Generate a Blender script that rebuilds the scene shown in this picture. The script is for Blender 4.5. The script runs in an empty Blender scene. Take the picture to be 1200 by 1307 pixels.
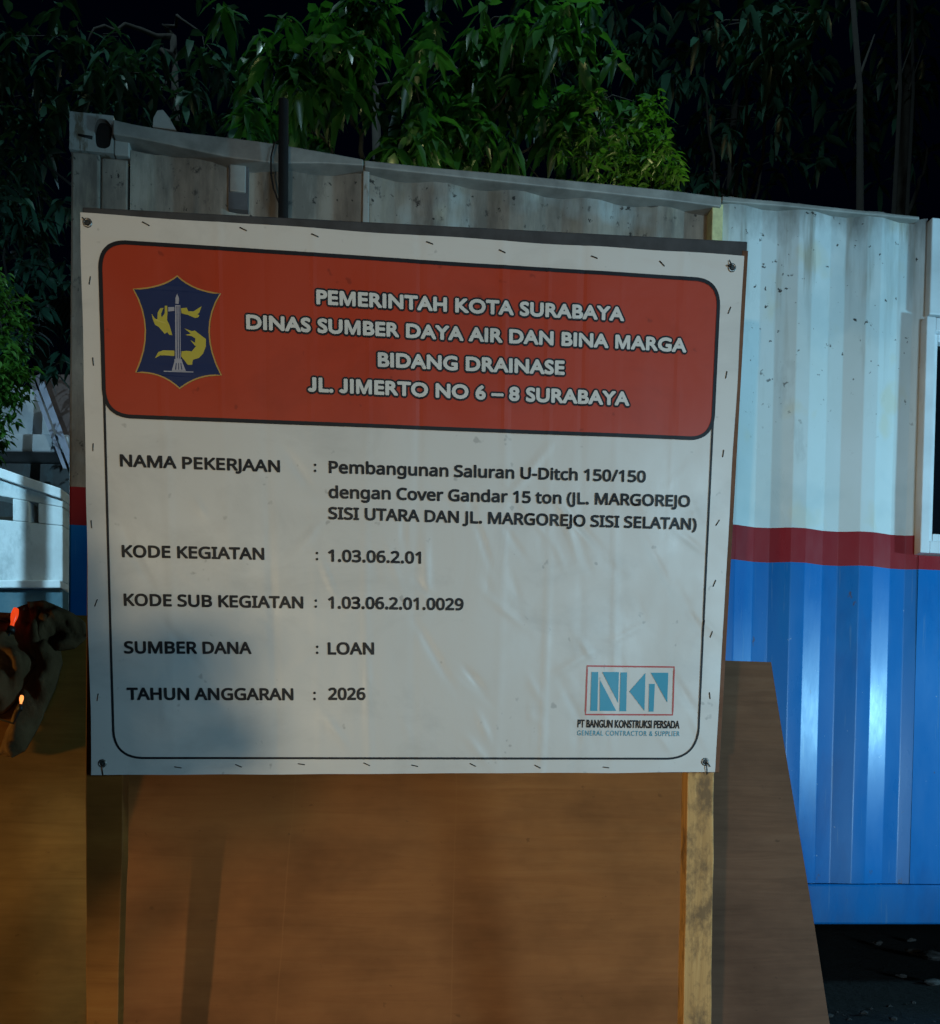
import bpy, bmesh, math, random, json
from mathutils import Vector, Matrix, noise
C = bpy.context.scene
R = math.radians
random.seed(7)

# ------------------------------------------------------------------ camera
W, H, F, CX, CY, EYE = 1200.0, 1307.0, 1300.0, 600.0, 1054.0, 0.62
cam = bpy.data.cameras.new('camera')
camo = bpy.data.objects.new('camera', cam)
C.collection.objects.link(camo)
cam.sensor_fit = 'HORIZONTAL'
cam.sensor_width = 36.0
cam.lens = F / W * 36.0
cam.shift_y = (CY - H / 2) / W
cam.clip_start, cam.clip_end = 0.05, 600
M3 = (Matrix.Rotation(R(90 - 1.5), 3, 'X') @ Matrix.Rotation(0.017, 3, 'Z'))
camo.matrix_world = Matrix.Translation((0, 0, EYE)) @ M3.to_4x4()
C.camera = camo
EYEV = Vector((0, 0, EYE))

# ------------------------------------------------------------------ world: night sky
world = bpy.data.worlds.new('World')
C.world = world
world.use_nodes = True
wn, wl = world.node_tree.nodes, world.node_tree.links
wn.clear()
sky = wn.new('ShaderNodeTexSky')
sky.sky_type = 'NISHITA'
sky.sun_disc = False
sky.sun_elevation = R(-4)
sky.sun_rotation = R(200)
bg = wn.new('ShaderNodeBackground')
bg.inputs['Strength'].default_value = 0.05
wo = wn.new('ShaderNodeOutputWorld')
tint = wn.new('ShaderNodeMix'); tint.data_type = 'RGBA'; tint.blend_type = 'MULTIPLY'
tint.inputs[0].default_value = 1.0
tint.inputs[7].default_value = (0.12, 0.42, 1.7, 1)
wl.new(sky.outputs[0], tint.inputs[6]); wl.new(tint.outputs[2], bg.inputs[0])
wl.new(bg.outputs[0], wo.inputs[0])
# moonlight, almost nothing
sd = bpy.data.lights.new('moonlight', 'SUN')
sd.energy = 0.012
sd.angle = R(0.5)
sd.color = (0.75, 0.86, 1.0)
so = bpy.data.objects.new('moonlight', sd)
so.rotation_euler = (R(42), 0, R(28))
C.collection.objects.link(so)
# positions and power of the unseen lights (bare, no lamp bodies)
COOL_POS, COOL_W, COOL_COL = Vector((4.55, 2.35, 1.25)), 420, (0.32, 0.75, 1.0)
FILL_POS, FILL_W, FILL_COL = Vector((4.0, -4.6, 0.85)), 1250, (0.46, 0.79, 1.0)
HIGH_POS, HIGH_W, HIGH_COL = Vector((1.6, 4.6, 8.3)), 640, (0.60, 0.90, 1.0)
WARM_POS, WARM_W, WARM_COL = Vector((-0.5, -1.5, 0.40)), 156, (1.0, 0.81, 0.52)
SODIUM_POS, SODIUM_W, SODIUM_COL = Vector((-3.4, 2.3, 0.50)), 125, (1.0, 0.56, 0.15)
YARD_POS, YARD_W, YARD_COL = Vector((-3.2, 2.3, 4.0)), 1000, (0.40, 0.76, 1.0)
BACK_POS, BACK_W, BACK_COL = Vector((1.2, 5.75, 3.7)), 16, (1.0, 0.92, 0.42)

C.view_settings.view_transform = 'Standard'
C.view_settings.look = 'None'
C.view_settings.exposure = 0.0
C.view_settings.gamma = 1.0
C.view_settings.use_curve_mapping = False
C.cycles.use_denoising = True
C.cycles.max_bounces = 6
C.cycles.sample_clamp_indirect = 4.0


# ------------------------------------------------------------------ helpers
def ray(px, py):
    return M3 @ Vector(((px - CX) / F, -(py - CY) / F, -1.0))

def at(px, py, Y):
    d = ray(px, py)
    return EYEV + d * (Y / d.y)

class Frame:
    """a wall-like plane: origin o, a along u, b along w (up), c along n (towards the street)"""
    def __init__(s, o, u, w):
        s.o, s.u = o, u.normalized()
        n = s.u.cross(w).normalized()
        if n.y > 0: n = -n
        s.n = n
        s.w = w.normalized()
    def p(s, a, b, c=0.0):
        return s.o + s.u * a + s.w * b + s.n * c
    def hit(s, px, py, c=0.0):
        d = ray(px, py)
        o2 = s.o + s.n * c
        t = (o2 - EYEV).dot(s.n) / d.dot(s.n)
        q = EYEV + d * t - s.o
        return q.dot(s.u), q.dot(s.w)
    def pt(s, px, py, c=0.0):
        a, b = s.hit(px, py, c)
        return s.p(a, b, c)

class MB:
    def __init__(s): s.v, s.f, s.sm = [], [], []
    def add(s, vs, fs, smooth=False):
        k = len(s.v)
        s.v += [Vector(x) for x in vs]
        s.f += [tuple(i + k for i in f) for f in fs]
        s.sm += [smooth] * len(fs)
        return s
    def hexa(s, q):                       # 8 corners: bottom ring of 4, top ring of 4
        return s.add(q, [(3,2,1,0),(4,5,6,7),(0,1,5,4),(1,2,6,5),(2,3,7,6),(3,0,4,7)])
    def fbox(s, fr, a0, a1, b0, b1, c0, c1):
        return s.hexa([fr.p(a0,b0,c0), fr.p(a1,b0,c0), fr.p(a1,b0,c1), fr.p(a0,b0,c1),
                       fr.p(a0,b1,c0), fr.p(a1,b1,c0), fr.p(a1,b1,c1), fr.p(a0,b1,c1)])
    def box(s, x0, x1, y0, y1, z0, z1):
        return s.hexa([(x0,y0,z0),(x1,y0,z0),(x1,y1,z0),(x0,y1,z0),(x0,y0,z1),(x1,y0,z1),(x1,y1,z1),(x0,y1,z1)])
    def prism(s, front, back):            # two matching rings
        n = len(front)
        s.add(list(front) + list(back), [tuple(range(n)), tuple(range(2*n-1, n-1, -1))] +
              [((i+1) % n, i, n+i, n+(i+1) % n) for i in range(n)])
        return s
    def tube(s, pts, rad, n=8, cap=True):
        pts = [Vector(p) for p in pts]
        rs = rad if isinstance(rad, (list, tuple)) else [rad]*len(pts)
        k = len(s.v); vs = []
        ref = Vector((0.13, 0.97, 0.2))
        for i, p in enumerate(pts):
            t = (pts[min(i+1, len(pts)-1)] - pts[max(i-1, 0)]).normalized()
            x = t.cross(ref)
            if x.length < 1e-3: x = t.cross(Vector((1, 0, 0)))
            x.normalize(); y = t.cross(x)
            vs += [p + (x*math.cos(2*math.pi*j/n) + y*math.sin(2*math.pi*j/n))*rs[i] for j in range(n)]
        fs = []
        for i in range(len(pts)-1):
            for j in range(n):
                fs.append((i*n+j, i*n+(j+1) % n, (i+1)*n+(j+1) % n, (i+1)*n+j))
        s.add(vs, fs, True)
        if cap:
            s.f += [tuple(k+j for j in reversed(range(n))), tuple(k+(len(pts)-1)*n+j for j in range(n))]
            s.sm += [False, False]
        return s
    def build(s, name, mat, parent=None, bevel=0.0, fix=True):
        me = bpy.data.meshes.new(name)
        off = Vector((0, 0, 0))
        q = parent
        while q is not None:
            off = off + q.location; q = q.parent
        me.from_pydata([v - off for v in s.v], [], s.f)
        for p, sm in zip(me.polygons, s.sm): p.use_smooth = sm
        if fix:
            bm = bmesh.new(); bm.from_mesh(me)
            bmesh.ops.recalc_face_normals(bm, faces=bm.faces)
            bm.to_mesh(me); bm.free()
        me.update()
        o = bpy.data.objects.new(name, me)
        C.collection.objects.link(o)
        if mat: me.materials.append(mat)
        if parent is not None: o.parent = parent
        if bevel:
            b = o.modifiers.new('bevel', 'BEVEL'); b.width = bevel; b.segments = 2; b.limit_method = 'ANGLE'
        return o

def tag(o, label=None, cat=None, group=None, kind=None):
    if label: o['label'] = label
    if cat: o['category'] = cat
    if group: o['group'] = group
    if kind: o['kind'] = kind
    return o

def thing(name, label, cat, loc=(0, 0, 0), group=None):
    o = bpy.data.objects.new(name, None)
    o.empty_display_size = 0.1
    C.collection.objects.link(o)
    o.location = loc
    return tag(o, label, cat, group)

def earclip(poly):
    """2-D polygon -> triangles"""
    import mathutils.geometry as g
    return g.tessellate_polygon([[Vector((x, y, 0)) for x, y in poly]])

# ------------------------------------------------------------------ materials
class NT:
    def __init__(s, name):
        s.m = bpy.data.materials.new(name); s.m.use_nodes = True
        s.t = s.m.node_tree; s.n = s.t.nodes; s.l = s.t.links
        s.n.clear()
        s.out = s.n.new('ShaderNodeOutputMaterial')
        s.bs = s.n.new('ShaderNodeBsdfPrincipled')
        s.l.new(s.bs.outputs[0], s.out.inputs[0])
        s.co = s.n.new('ShaderNodeTexCoord')
    def set(s, **k):
        for a, b in k.items():
            nm = {'base':'Base Color','rough':'Roughness','metal':'Metallic','spec':'Specular IOR Level','coat':'Coat Weight','sheen':'Sheen Weight'}[a]
            s.put(s.bs.inputs[nm], b)
        return s
    def put(s, sock, v):
        if hasattr(v, 'is_linked') or isinstance(v, bpy.types.NodeSocket): s.l.new(v, sock)
        elif isinstance(v, (tuple, list)) and len(v) == 3 and sock.type == 'RGBA': sock.default_value = (*v, 1)
        else: sock.default_value = v
    def map(s, scale=(1,1,1), rot=(0,0,0), loc=(0,0,0), src='Object'):
        m = s.n.new('ShaderNodeMapping')
        m.inputs['Scale'].default_value = scale; m.inputs['Rotation'].default_value = rot; m.inputs['Location'].default_value = loc
        s.l.new(s.co.outputs[src], m.inputs[0]); return m.outputs[0]
    def noise(s, vec, scale=5, detail=4, rough=0.55, dist=0.0):
        t = s.n.new('ShaderNodeTexNoise')
        s.l.new(vec, t.inputs['Vector'])
        t.inputs['Scale'].default_value = scale; t.inputs['Detail'].default_value = detail
        t.inputs['Roughness'].default_value = rough; t.inputs['Distortion'].default_value = dist
        return t.outputs['Fac']
    def voro(s, vec, scale=5, feat='F1'):
        t = s.n.new('ShaderNodeTexVoronoi'); t.feature = feat
        s.l.new(vec, t.inputs['Vector']); t.inputs['Scale'].default_value = scale
        return t.outputs['Distance']
    def ramp(s, fac, stops, mode='LINEAR'):
        r = s.n.new('ShaderNodeValToRGB'); r.color_ramp.interpolation = mode
        e = r.color_ramp.elements
        while len(e) < len(stops): e.new(0.5)
        for x, (p, c) in zip(e, stops):
            x.position = p; x.color = (c, c, c, 1) if isinstance(c, (int, float)) else (*c, 1)
        s.l.new(fac, r.inputs[0]); return r.outputs[0]
    def mix(s, fac, a, b, mode='MIX'):
        m = s.n.new('ShaderNodeMix'); m.data_type = 'RGBA'; m.blend_type = mode
        s.put(m.inputs[0], fac); s.put(m.inputs[6], a); s.put(m.inputs[7], b)
        return m.outputs[2]
    def math(s, op, a, b=0.0, clamp=False):
        m = s.n.new('ShaderNodeMath'); m.operation = op; m.use_clamp = clamp
        s.put(m.inputs[0], a); s.put(m.inputs[1], b); return m.outputs[0]
    def bump(s, h, strength=0.3, dist=0.01):
        b = s.n.new('ShaderNodeBump'); b.inputs['Strength'].default_value = strength; b.inputs['Distance'].default_value = dist
        s.l.new(h, b.inputs['Height']); s.l.new(b.outputs[0], s.bs.inputs['Normal']); return s
    def sep(s, vec=None):
        x = s.n.new('ShaderNodeSeparateXYZ'); s.l.new(vec or s.co.outputs['Object'], x.inputs[0]); return x.outputs

def plain(name, base, rough=0.6, metal=0.0, var=0.25, scale=14, bump=0.15):
    n = NT(name)
    f = n.noise(n.map(), scale, 5, 0.6)
    dark = tuple(c*(1-var) for c in base); lite = tuple(min(1, c*(1+var)) for c in base)
    n.set(base=n.ramp(f, [(0.3, dark), (0.7, lite)]), rough=rough, metal=metal)
    if bump: n.bump(f, bump, 0.004)
    return n.m

def plywood(name, c_dark, c_mid, c_lite, seed=0.0, seams=()):
    n = NT(name)
    g = n.noise(n.map((0.8, 0.8, 11), loc=(seed, seed, seed)), 2.6, 9, 0.68, 1.2)
    fine = n.noise(n.map((9, 9, 160), loc=(seed*2, 0, 0)), 3.0, 6, 0.75)
    blot = n.noise(n.map((1, 1, 1.6), loc=(0, seed*3, 1)), 2.6, 4, 0.6)
    col = n.ramp(g, [(0.25, c_dark), (0.5, c_mid), (0.78, c_lite)])
    col = n.mix(n.math('MULTIPLY', fine, 0.4), col, c_dark)
    col = n.mix(n.ramp(blot, [(0.40, 0.0), (0.72, 0.62)]), col, tuple(c*0.45 for c in c_dark))
    sp = n.ramp(n.noise(n.map((2, 2, 2.6), loc=(seed, 4, 0)), 16, 2, 0.5), [(0.72, 0.0), (0.78, 0.5)])
    col = n.mix(sp, col, tuple(c*0.5 for c in c_dark))
    for sx in seams:
        dx = n.math('ABSOLUTE', n.math('SUBTRACT', n.math('ADD', n.sep()[0], n.math('MULTIPLY', n.math('SUBTRACT', blot, 0.5), 0.012)), sx))
        col = n.mix(n.math('MULTIPLY', n.math('SUBTRACT', 1.0, n.math('MULTIPLY', dx, 330.0), True), 0.38), col, c_lite)
    n.set(base=col, rough=n.ramp(blot, [(0.3, 0.48), (0.8, 0.75)]), spec=0.15)
    n.bump(n.math('ADD', g, n.math('MULTIPLY', fine, 0.4)), 0.15, 0.004)
    return n.m

M = {}
M['ply_mid'] = plywood('plywood_red_brown', (0.27, 0.088, 0.022), (0.33, 0.112, 0.029), (0.37, 0.135, 0.038), 0.0, (-0.60, -0.095))
M['ply_right'] = plywood('plywood_grey_brown', (0.12, 0.055, 0.030), (0.17, 0.080, 0.044), (0.21, 0.105, 0.06), 3.1)  # right sheet's cool light and shade are put into this colour
M['ply_left'] = plywood('plywood_ochre', (0.24, 0.108, 0.022), (0.33, 0.155, 0.032), (0.40, 0.20, 0.05), 6.2)
M['ply_edge'] = plain('plywood_edge', (0.30, 0.17, 0.08), 0.8, var=0.4, scale=60)
M['board_dark'] = plain('weathered_board', (0.032, 0.034, 0.038), 0.75, var=0.35, scale=25)

def rawwood():
    n = NT('raw_timber')
    g = n.noise(n.map((30, 30, 2.0)), 2.0, 7, 0.65, 0.8)
    st = n.noise(n.map((7, 7, 4.2), loc=(2, 0, 1)), 2.2, 6, 0.72)
    col = n.ramp(g, [(0.25, (0.36, 0.20, 0.07)), (0.55, (0.56, 0.34, 0.13)), (0.8, (0.66, 0.44, 0.19))])
    col = n.mix(n.ramp(st, [(0.47, 0.0), (0.62, 0.8)]), col, (0.12, 0.075, 0.04))
    n.set(base=col, rough=0.78); n.bump(g, 0.4, 0.004); return n.m
M['raw'] = rawwood()
M['brown_wood'] = plywood('brown_timber', (0.22, 0.075, 0.012), (0.31, 0.115, 0.020), (0.36, 0.15, 0.03), 9.0)

def pvc(name, base, rough=0.46, dirt=True, spec=0.5):
    n = NT(name)
    wr = n.noise(n.map((2.2, 2.2, 1.3), rot=(0, 0.5, 0)), 3.0, 4, 0.5, 0.6)
    fine = n.noise(n.map((1, 1, 1)), 55, 4, 0.7)
    col = base
    if dirt:
        smud = n.noise(n.map((1.7, 1.7, 2.6)), 2.2, 6, 0.66, 0.5)
        col = n.mix(n.ramp(smud, [(0.50, 0.0), (0.80, 0.38)]), base, tuple(c*0.42 for c in base))
        spk = n.ramp(n.noise(n.map((1, 1, 1), loc=(3, 3, 1)), 42, 2, 0.5), [(0.70, 0.0), (0.76, 0.45)])
        col = n.mix(spk, col, tuple(c*0.35 for c in base))
    n.set(base=col, rough=n.ramp(wr, [(0.3, rough-0.08), (0.7, rough+0.1)]), spec=spec)
    n.bump(n.math('ADD', wr, n.math('MULTIPLY', fine, 0.04)), 0.16, 0.010)
    return n.m
M['banner'] = pvc('banner_vinyl', (0.57, 0.56, 0.54), 0.38, True, 0.42)
M['red_print'] = pvc('red_print', (0.385, 0.041, 0.015), 0.42, True, 0.25)
M['black_print'] = pvc('black_print', (0.006, 0.007, 0.011), 0.5, False, 0.25)
M['navy_print'] = pvc('navy_print', (0.010, 0.022, 0.085), 0.5, False, 0.2)
M['white_print'] = pvc('white_print', (0.58, 0.58, 0.56))
M['gold_print'] = pvc('gold_print', (0.42, 0.24, 0.05), dirt=False)
M['yellow_print'] = pvc('yellow_print', (0.42, 0.36, 0.035), dirt=False)
M['grey_print'] = pvc('grey_print', (0.30, 0.30, 0.36), dirt=False)
M['cyan_print'] = pvc('cyan_print', (0.02, 0.27, 0.42), dirt=False)
M['logo_red_print'] = pvc('logo_red_print', (0.42, 0.05, 0.045), dirt=False)
M['steel'] = plain('dull_steel', (0.25, 0.24, 0.23), 0.38, 0.9, 0.3, 60)
M['dark_steel'] = plain('dark_steel', (0.03, 0.03, 0.03), 0.5, 0.3, 0.3, 60)
M['black_gap'] = plain('flat_black', (0.008, 0.007, 0.007), 0.9, 0.0, 0.4, 40)  # flat black; also stands in for the dark inside holes and gaps

# ------------------------------------------------------------------ frames of the big planes
d0 = ray(10230, 1190); UC = Vector((d0.x, d0.y, 0)).normalized()
p0 = at(1060, 1020, 3.7)
CF = Frame(Vector((p0.x, p0.y, 0)), UC, Vector((0, 0, 1)))             # container front
us = ray(10400, 968).normalized(); vs_ = ray(447, 10340).normalized()
vs_ = (vs_ - us*us.dot(vs_)).normalized()
SF = Frame(at(527, 640, 2.0), us, -vs_ if vs_.z < 0 else vs_)          # sign board
cb = CF.hit(1060, 1180)[1]; ct = CF.hit(1060, 263)[1]
print('container z', cb, ct, 'sign top/bottom z', SF.pt(527, 300).z, SF.pt(527, 985).z, SF.pt(527, 300).y, SF.pt(527, 985).y)

# ------------------------------------------------------------------ ground
def ground():
    n = NT('dark_soil')
    a = n.noise(n.map(), 1.6, 8, 0.65); b = n.noise(n.map(), 22, 6, 0.7)
    col = n.ramp(n.math('ADD', n.math('MULTIPLY', a, 0.6), n.math('MULTIPLY', b, 0.4)), [(0.35, (0.0015, 0.0015, 0.0015)), (0.6, (0.004, 0.0037, 0.0035)), (0.75, (0.014, 0.013, 0.012))])
    n.set(base=col, rough=0.9); n.bump(b, 0.7, 0.02)
    mb = MB(); N = 90
    def g(t): return math.copysign(abs(t)**2.6, t)
    vs = []
    for j in range(N+1):
        for i in range(N+1):
            x = 60*g(2*i/N-1); y = 3 + 60*g(2*j/N-1)
            z = 0.035*noise.noise((x*1.7, y*1.7, 0)) + 0.02*noise.noise((x*5, y*5, 3)) - 0.12
            vs.append((x, y, z))
    mb.add(vs, [(j*(N+1)+i, j*(N+1)+i+1, (j+1)*(N+1)+i+1, (j+1)*(N+1)+i) for j in range(N) for i in range(N)], True)
    tag(mb.build('ground', n.m), kind='structure')
ground()

# ------------------------------------------------------------------ container office
def paint(name='painted_steel', w1=(0.60, 0.65, 0.66), w2=(0.50, 0.53, 0.50), old=0.0):
    n = NT(name)
    z = n.sep()[2]
    zr0, zr1 = CF.hit(1060, 720)[1], CF.hit(1060, 676)[1]
    n1 = n.noise(n.map(), 1.4, 5, 0.6); n2 = n.noise(n.map((1, 1, 0.35)), 9, 5, 0.65)
    n3 = n.noise(n.map(loc=(5, 1, 2)), 34, 3, 0.6)
    white = n.mix(n.ramp(n1, [(0.35, 0.0), (0.7, 0.8)]), w1, w2)
    peel = n.ramp(n.noise(n.map((1, 1, 0.7), loc=(1, 7, 3)), 4.5, 3, 0.5), [(0.60, 0.0), (0.66, 0.5)])
    white = n.mix(peel, white, (0.60, 0.55, 0.40))
    # grime running down from the roof edge
    zt = n.math('MULTIPLY', n.math('SUBTRACT', z, ct-0.15), 6.0, True)
    grim = n.math('MULTIPLY', n.math('ADD', n.math('MULTIPLY', zt, 0.55), n.math('SUBTRACT', n2, 0.62)), 1.9, True)
    white = n.mix(grim, white, (0.10, 0.095, 0.085))
    run = n.noise(n.map((1, 1, 0.10), loc=(3, 8, 1)), 17, 4, 0.6)
    hi = n.math('MULTIPLY', n.math('SUBTRACT', z, ct-0.75), 1.5, True)
    white = n.mix(n.math('MULTIPLY', n.ramp(run, [(0.54, 0.0), (0.70, 0.7)]), hi), white, (0.20, 0.17, 0.12))
    pat = n.ramp(n.noise(n.map((1, 1, 1), loc=(9, 1, 5)), 2.4, 4, 0.6), [(0.50, 0.0), (0.62, 0.55)])
    white = n.mix(pat, white, (0.42, 0.50, 0.52))
    if old:
        strk = n.noise(n.map((1, 1, 0.22), loc=(8, 2, 4)), 11, 6, 0.7)
        white = n.mix(n.ramp(strk, [(0.42, 0.0), (0.66, old)]), white, (0.13, 0.115, 0.10))
        blob = n.noise(n.map((1, 1, 0.8), loc=(2, 9, 4)), 24, 5, 0.7)
        white = n.mix(n.ramp(blob, [(0.60, 0.0), (0.68, old)]), white, (0.05, 0.047, 0.045))
    spk = n.math('MULTIPLY', n.ramp(n3, [(0.665, 0.0), (0.70, 0.95)]), n.ramp(z, [(0.0, 0.0), (1.0, 1.0)]))
    spk = n.math('MULTIPLY', spk, n.ramp(n.math('MULTIPLY', n.math('SUBTRACT', z, zr1+.25), 1.6, True), [(0.0, 0.0), (0.6, 1.0)]))
    white = n.mix(spk, white, (0.035, 0.032, 0.03))
    red = n.mix(n.ramp(n1, [(0.3, 0.0), (0.7, 1.0)]), (0.22, 0.013, 0.020), (0.27, 0.020, 0.022))
    blue = n.mix(n.ramp(n1, [(0.3, 0.0), (0.7, 1.0)]), (0.001, 0.115, 0.37), (0.002, 0.145, 0.43))
    blue = n.mix(n.ramp(n3, [(0.72, 0.0), (0.75, 0.6)]), blue, (0.3, 0.4, 0.5))
    scr = n.noise(n.map((26, 26, 1.1), rot=(0.06, 0.1, 0), loc=(1, 1, 6)), 3.2, 3, 0.6)
    blue = n.mix(n.ramp(scr, [(0.66, 0.0), (0.70, 0.35)]), blue, (0.10, 0.22, 0.40))
    blue = n.mix(n.ramp(n.noise(n.map((1, 1, .4), loc=(4, 4, 9)), 3.5, 5, 0.65), [(0.5, 0.0), (0.75, 0.6)]), blue, (0.003, 0.05, 0.20))
    blue = n.mix(n.ramp(n.noise(n.map((1, 1, .5), loc=(7, 3, 2)), 19, 4, 0.6), [(0.70, 0.0), (0.74, 0.7)]), blue, (0.09, 0.05, 0.03))
    wob = n.math('MULTIPLY', n.math('SUBTRACT', n.noise(n.map(), 2.0, 2), 0.5), 0.004)
    zz = n.math('ADD', z, wob)
    col = n.mix(n.math('GREATER_THAN', zz, zr0), blue, red)
    col = n.mix(n.math('GREATER_THAN', zz, zr1), col, white)
    scuff = n.math('MULTIPLY', n.math('SUBTRACT', cb+0.22, z), 3.0, True)
    col = n.mix(n.math('MULTIPLY', scuff, n.math('MULTIPLY', n2, 0.9)), col, (0.01, 0.02, 0.04))
    n.set(base=col, rough=n.ramp(n2, [(0.3, 0.25), (0.7, 0.38)]), spec=0.30)
    n.bump(n2, 0.06, 0.006)
    return n.m
M['paint'] = paint()
M['paint_old_dim'] = paint('old_grimy_dimmed_paint', (0.38, 0.33, 0.275), (0.26, 0.225, 0.19), 0.85)  # old grime, plus a darker base standing in for the weak light here
def cream():
    n = NT('old_cream_paint')
    a = n.noise(n.map(), 16, 6, 0.7); b = n.noise(n.map((2, 2, .6), loc=(1, 2, 3)), 9, 5, 0.7)
    col = n.ramp(a, [(0.3, (0.30, 0.29, 0.27)), (0.7, (0.40, 0.39, 0.36))])
    col = n.mix(n.ramp(b, [(0.56, 0.0), (0.64, 0.85)]), col, (0.13, 0.09, 0.05))
    n.set(base=col, rough=0.5); n.bump(a, 0.15, 0.004); return n.m
M['cream'] = cream()
M['yellowed'] = plain('yellowed_paint', (0.58, 0.53, 0.27), 0.5, 0, 0.25, 22)
M['grey_rail'] = plain('grey_weathered_steel', (0.25, 0.24, 0.22), 0.5, 0, 0.3, 12)
M['white_frame'] = plain('white_aluminium', (0.62, 0.65, 0.68), 0.35, 0, 0.1, 8, 0.05)
M['dark_plate'] = plain('dark_grey_plate', (0.10, 0.095, 0.10), 0.6, 0, 0.3, 14)
M['plate'] = plain('pale_plate_paint', (0.60, 0.64, 0.66), 0.35, 0, 0.15, 4, 0.05)
def glassm():
    n = NT('dark_window_glass'); n.set(base=(0.004, 0.005, 0.007), rough=0.06, spec=0.5); return n.m
M['glass'] = glassm()

AL = CF.hit(89, 600)[0]                 # left end
AR = AL + 6.06
DEP = 2.44
def container():
    base = CF.p((AL+AR)/2, 0, -DEP/2)
    T = thing('site_office_container', 'corrugated site office container painted white, red and blue behind the sign', 'container', (base.x, base.y, 0))
    X = lambda px, py=600: CF.hit(px, py)[0]
    Z = lambda px, py: CF.hit(px, py)[1]
    zb1 = Z(1100, 1128)
    def corrug(a0, a1, b0, b1, aph, per, name, jag=0.0, mat='paint', top=None):
        if top:
            tp = [CF.hit(*q) for q in top]
            def tz(a):
                if a <= tp[0][0]: return tp[0][1]
                for (x0, z0), (x1, z1) in zip(tp, tp[1:]):
                    if a <= x1:
                        t = (a-x0)/(x1-x0); t = t*t*(3-2*t); return z0+(z1-z0)*t
                return tp[-1][1]
        # trapezoid profile seen from above; a slope facing right starts at aph
        prof = []
        k0 = math.floor((a0-aph)/per) - 1
        seq = [(0.0, 0.0), (0.30, -0.022), (0.52, -0.022), (0.80, 0.0)]
        for k in range(k0, k0 + int((a1-a0)/per) + 4):
            for f, c in seq:
                prof.append((aph + (k+f)*per, c))
        def cz(a):
            for (x0, c0), (x1, c1) in zip(prof, prof[1:]):
                if x0 <= a <= x1: return c0 + (c1-c0)*(a-x0)/(x1-x0)
            return 0.0
        pts = [(a0, cz(a0))] + [(a, c) for a, c in prof if a0+0.004 < a < a1-0.004] + [(a1, cz(a1))]
        if top:
            ex = [a0+(a1-a0)*k/70 for k in range(1, 70)]
            pts = sorted(pts + [(a, cz(a)) for a in ex if min(abs(a-q[0]) for q in pts) > 0.009])
        # soften each crease with two points
        P = []
        for i, (a, c) in enumerate(pts):
            if 0 < i < len(pts)-1:
                for sg in (-1, 1):
                    o = pts[i+sg]; L = abs(o[0]-a); t = min(0.4, 0.0032/max(L, 1e-4))
                    P.append((a+(o[0]-a)*t, c+(o[1]-c)*t))
            else: P.append((a, c))
        rows = 26; mb = MB(); vs = []
        for j in range(rows+1):
            b = b0 + (b1-b0)*j/rows
            for i, (a, c) in enumerate(P):
                q = CF.p(a, b, 0)
                dent = 0.0045*noise.noise((a*1.3, b*1.1, 4.0)) + 0.0018*noise.noise((a*5, b*3, 9.0))
                bb = b
                if top: bb = b0 + (tz(a)-b0)*j/rows
                if j == rows and jag: bb += jag*noise.noise((a*9, 1, 1)) + jag*0.5*noise.noise((a*31, 2, 1))
                vs.append(CF.p(a, bb, c+dent))
        n = len(P)
        mb.add(vs, [(j*n+i, j*n+i+1, (j+1)*n+i+1, (j+1)*n+i) for j in range(rows) for i in range(n-1)], True)
        o = mb.build(name, M[mat], T)
        wnm = o.modifiers.new('weighted_normal', 'WEIGHTED_NORMAL'); wnm.weight = 90
        return o
    ph = X(1024, 850); per = X(1111, 850) - ph
    a165, a462, a912, a1178 = X(166, 240), X(464, 240), X(918, 280), X(1182, 420)
    corrug(a165, a462, zb1, Z(300, 178), ph, per, 'corrugated_panel', 0, 'paint_old_dim', [(166, 191), (232, 194), (288, 208), (305, 205), (368, 209), (420, 219), (464, 214)])
    corrug(a462, a912, zb1, Z(700, 222), ph, per, 'corrugated_panel', 0, 'paint_old_dim', [(464, 212), (500, 215), (533, 229), (565, 221), (605, 226), (640, 240), (675, 233), (718, 239), (752, 253), (785, 246), (803, 249), (834, 264), (866, 255), (921, 262)])
    corrug(a912+0.003, a1178, zb1, Z(1060, 264), ph, per, 'corrugated_panel', 0.016)
    # bottom rail and sill, flush with the outer face
    mb = MB().fbox(CF, AL+0.17, AR-0.17, cb, zb1-0.002, -0.12, 0.006)
    mb.build('bottom_rail', M['paint'], T, 0.008)
    # corner post in two steps with the corner casting on top
    zp = Z(100, 196)
    MB().fbox(CF, AL, X(128, 240), cb, zp, -0.16, 0.012).build('corner_post', M['paint_old_dim'], T, 0.008)
    MB().fbox(CF, X(128, 240)+0.002, X(163, 240), cb, zp-0.004, -0.14, 0.0).build('corner_post', M['paint_old_dim'], T, 0.006)
    # casting with its oval hole
    a0, a1, b0, b1 = AL-0.004, X(146, 175), zp+0.002, Z(110, 148)
    ca, cbz = X(133, 175), Z(133, 175)
    n = 28; ring = []; hole = []
    for i in range(n):
        t = 2*math.pi*(i+0.5)/n
        dx, dy = math.cos(t), math.sin(t)
        r = 1 + 0.10*noise.noise((dx*1.5, dy*1.5, 2))
        hole.append((ca + 0.027*r*dx*(abs(dx)**-0.25), cbz + 0.046*r*dy*(abs(dy)**-0.25)))
        k = min(((a1-ca) if dx > 0 else (ca-a0))/abs(dx), ((b1-cbz) if dy > 0 else (cbz-b0))/abs(dy))
        ring.append((ca+dx*k, cbz+dy*k))
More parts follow.
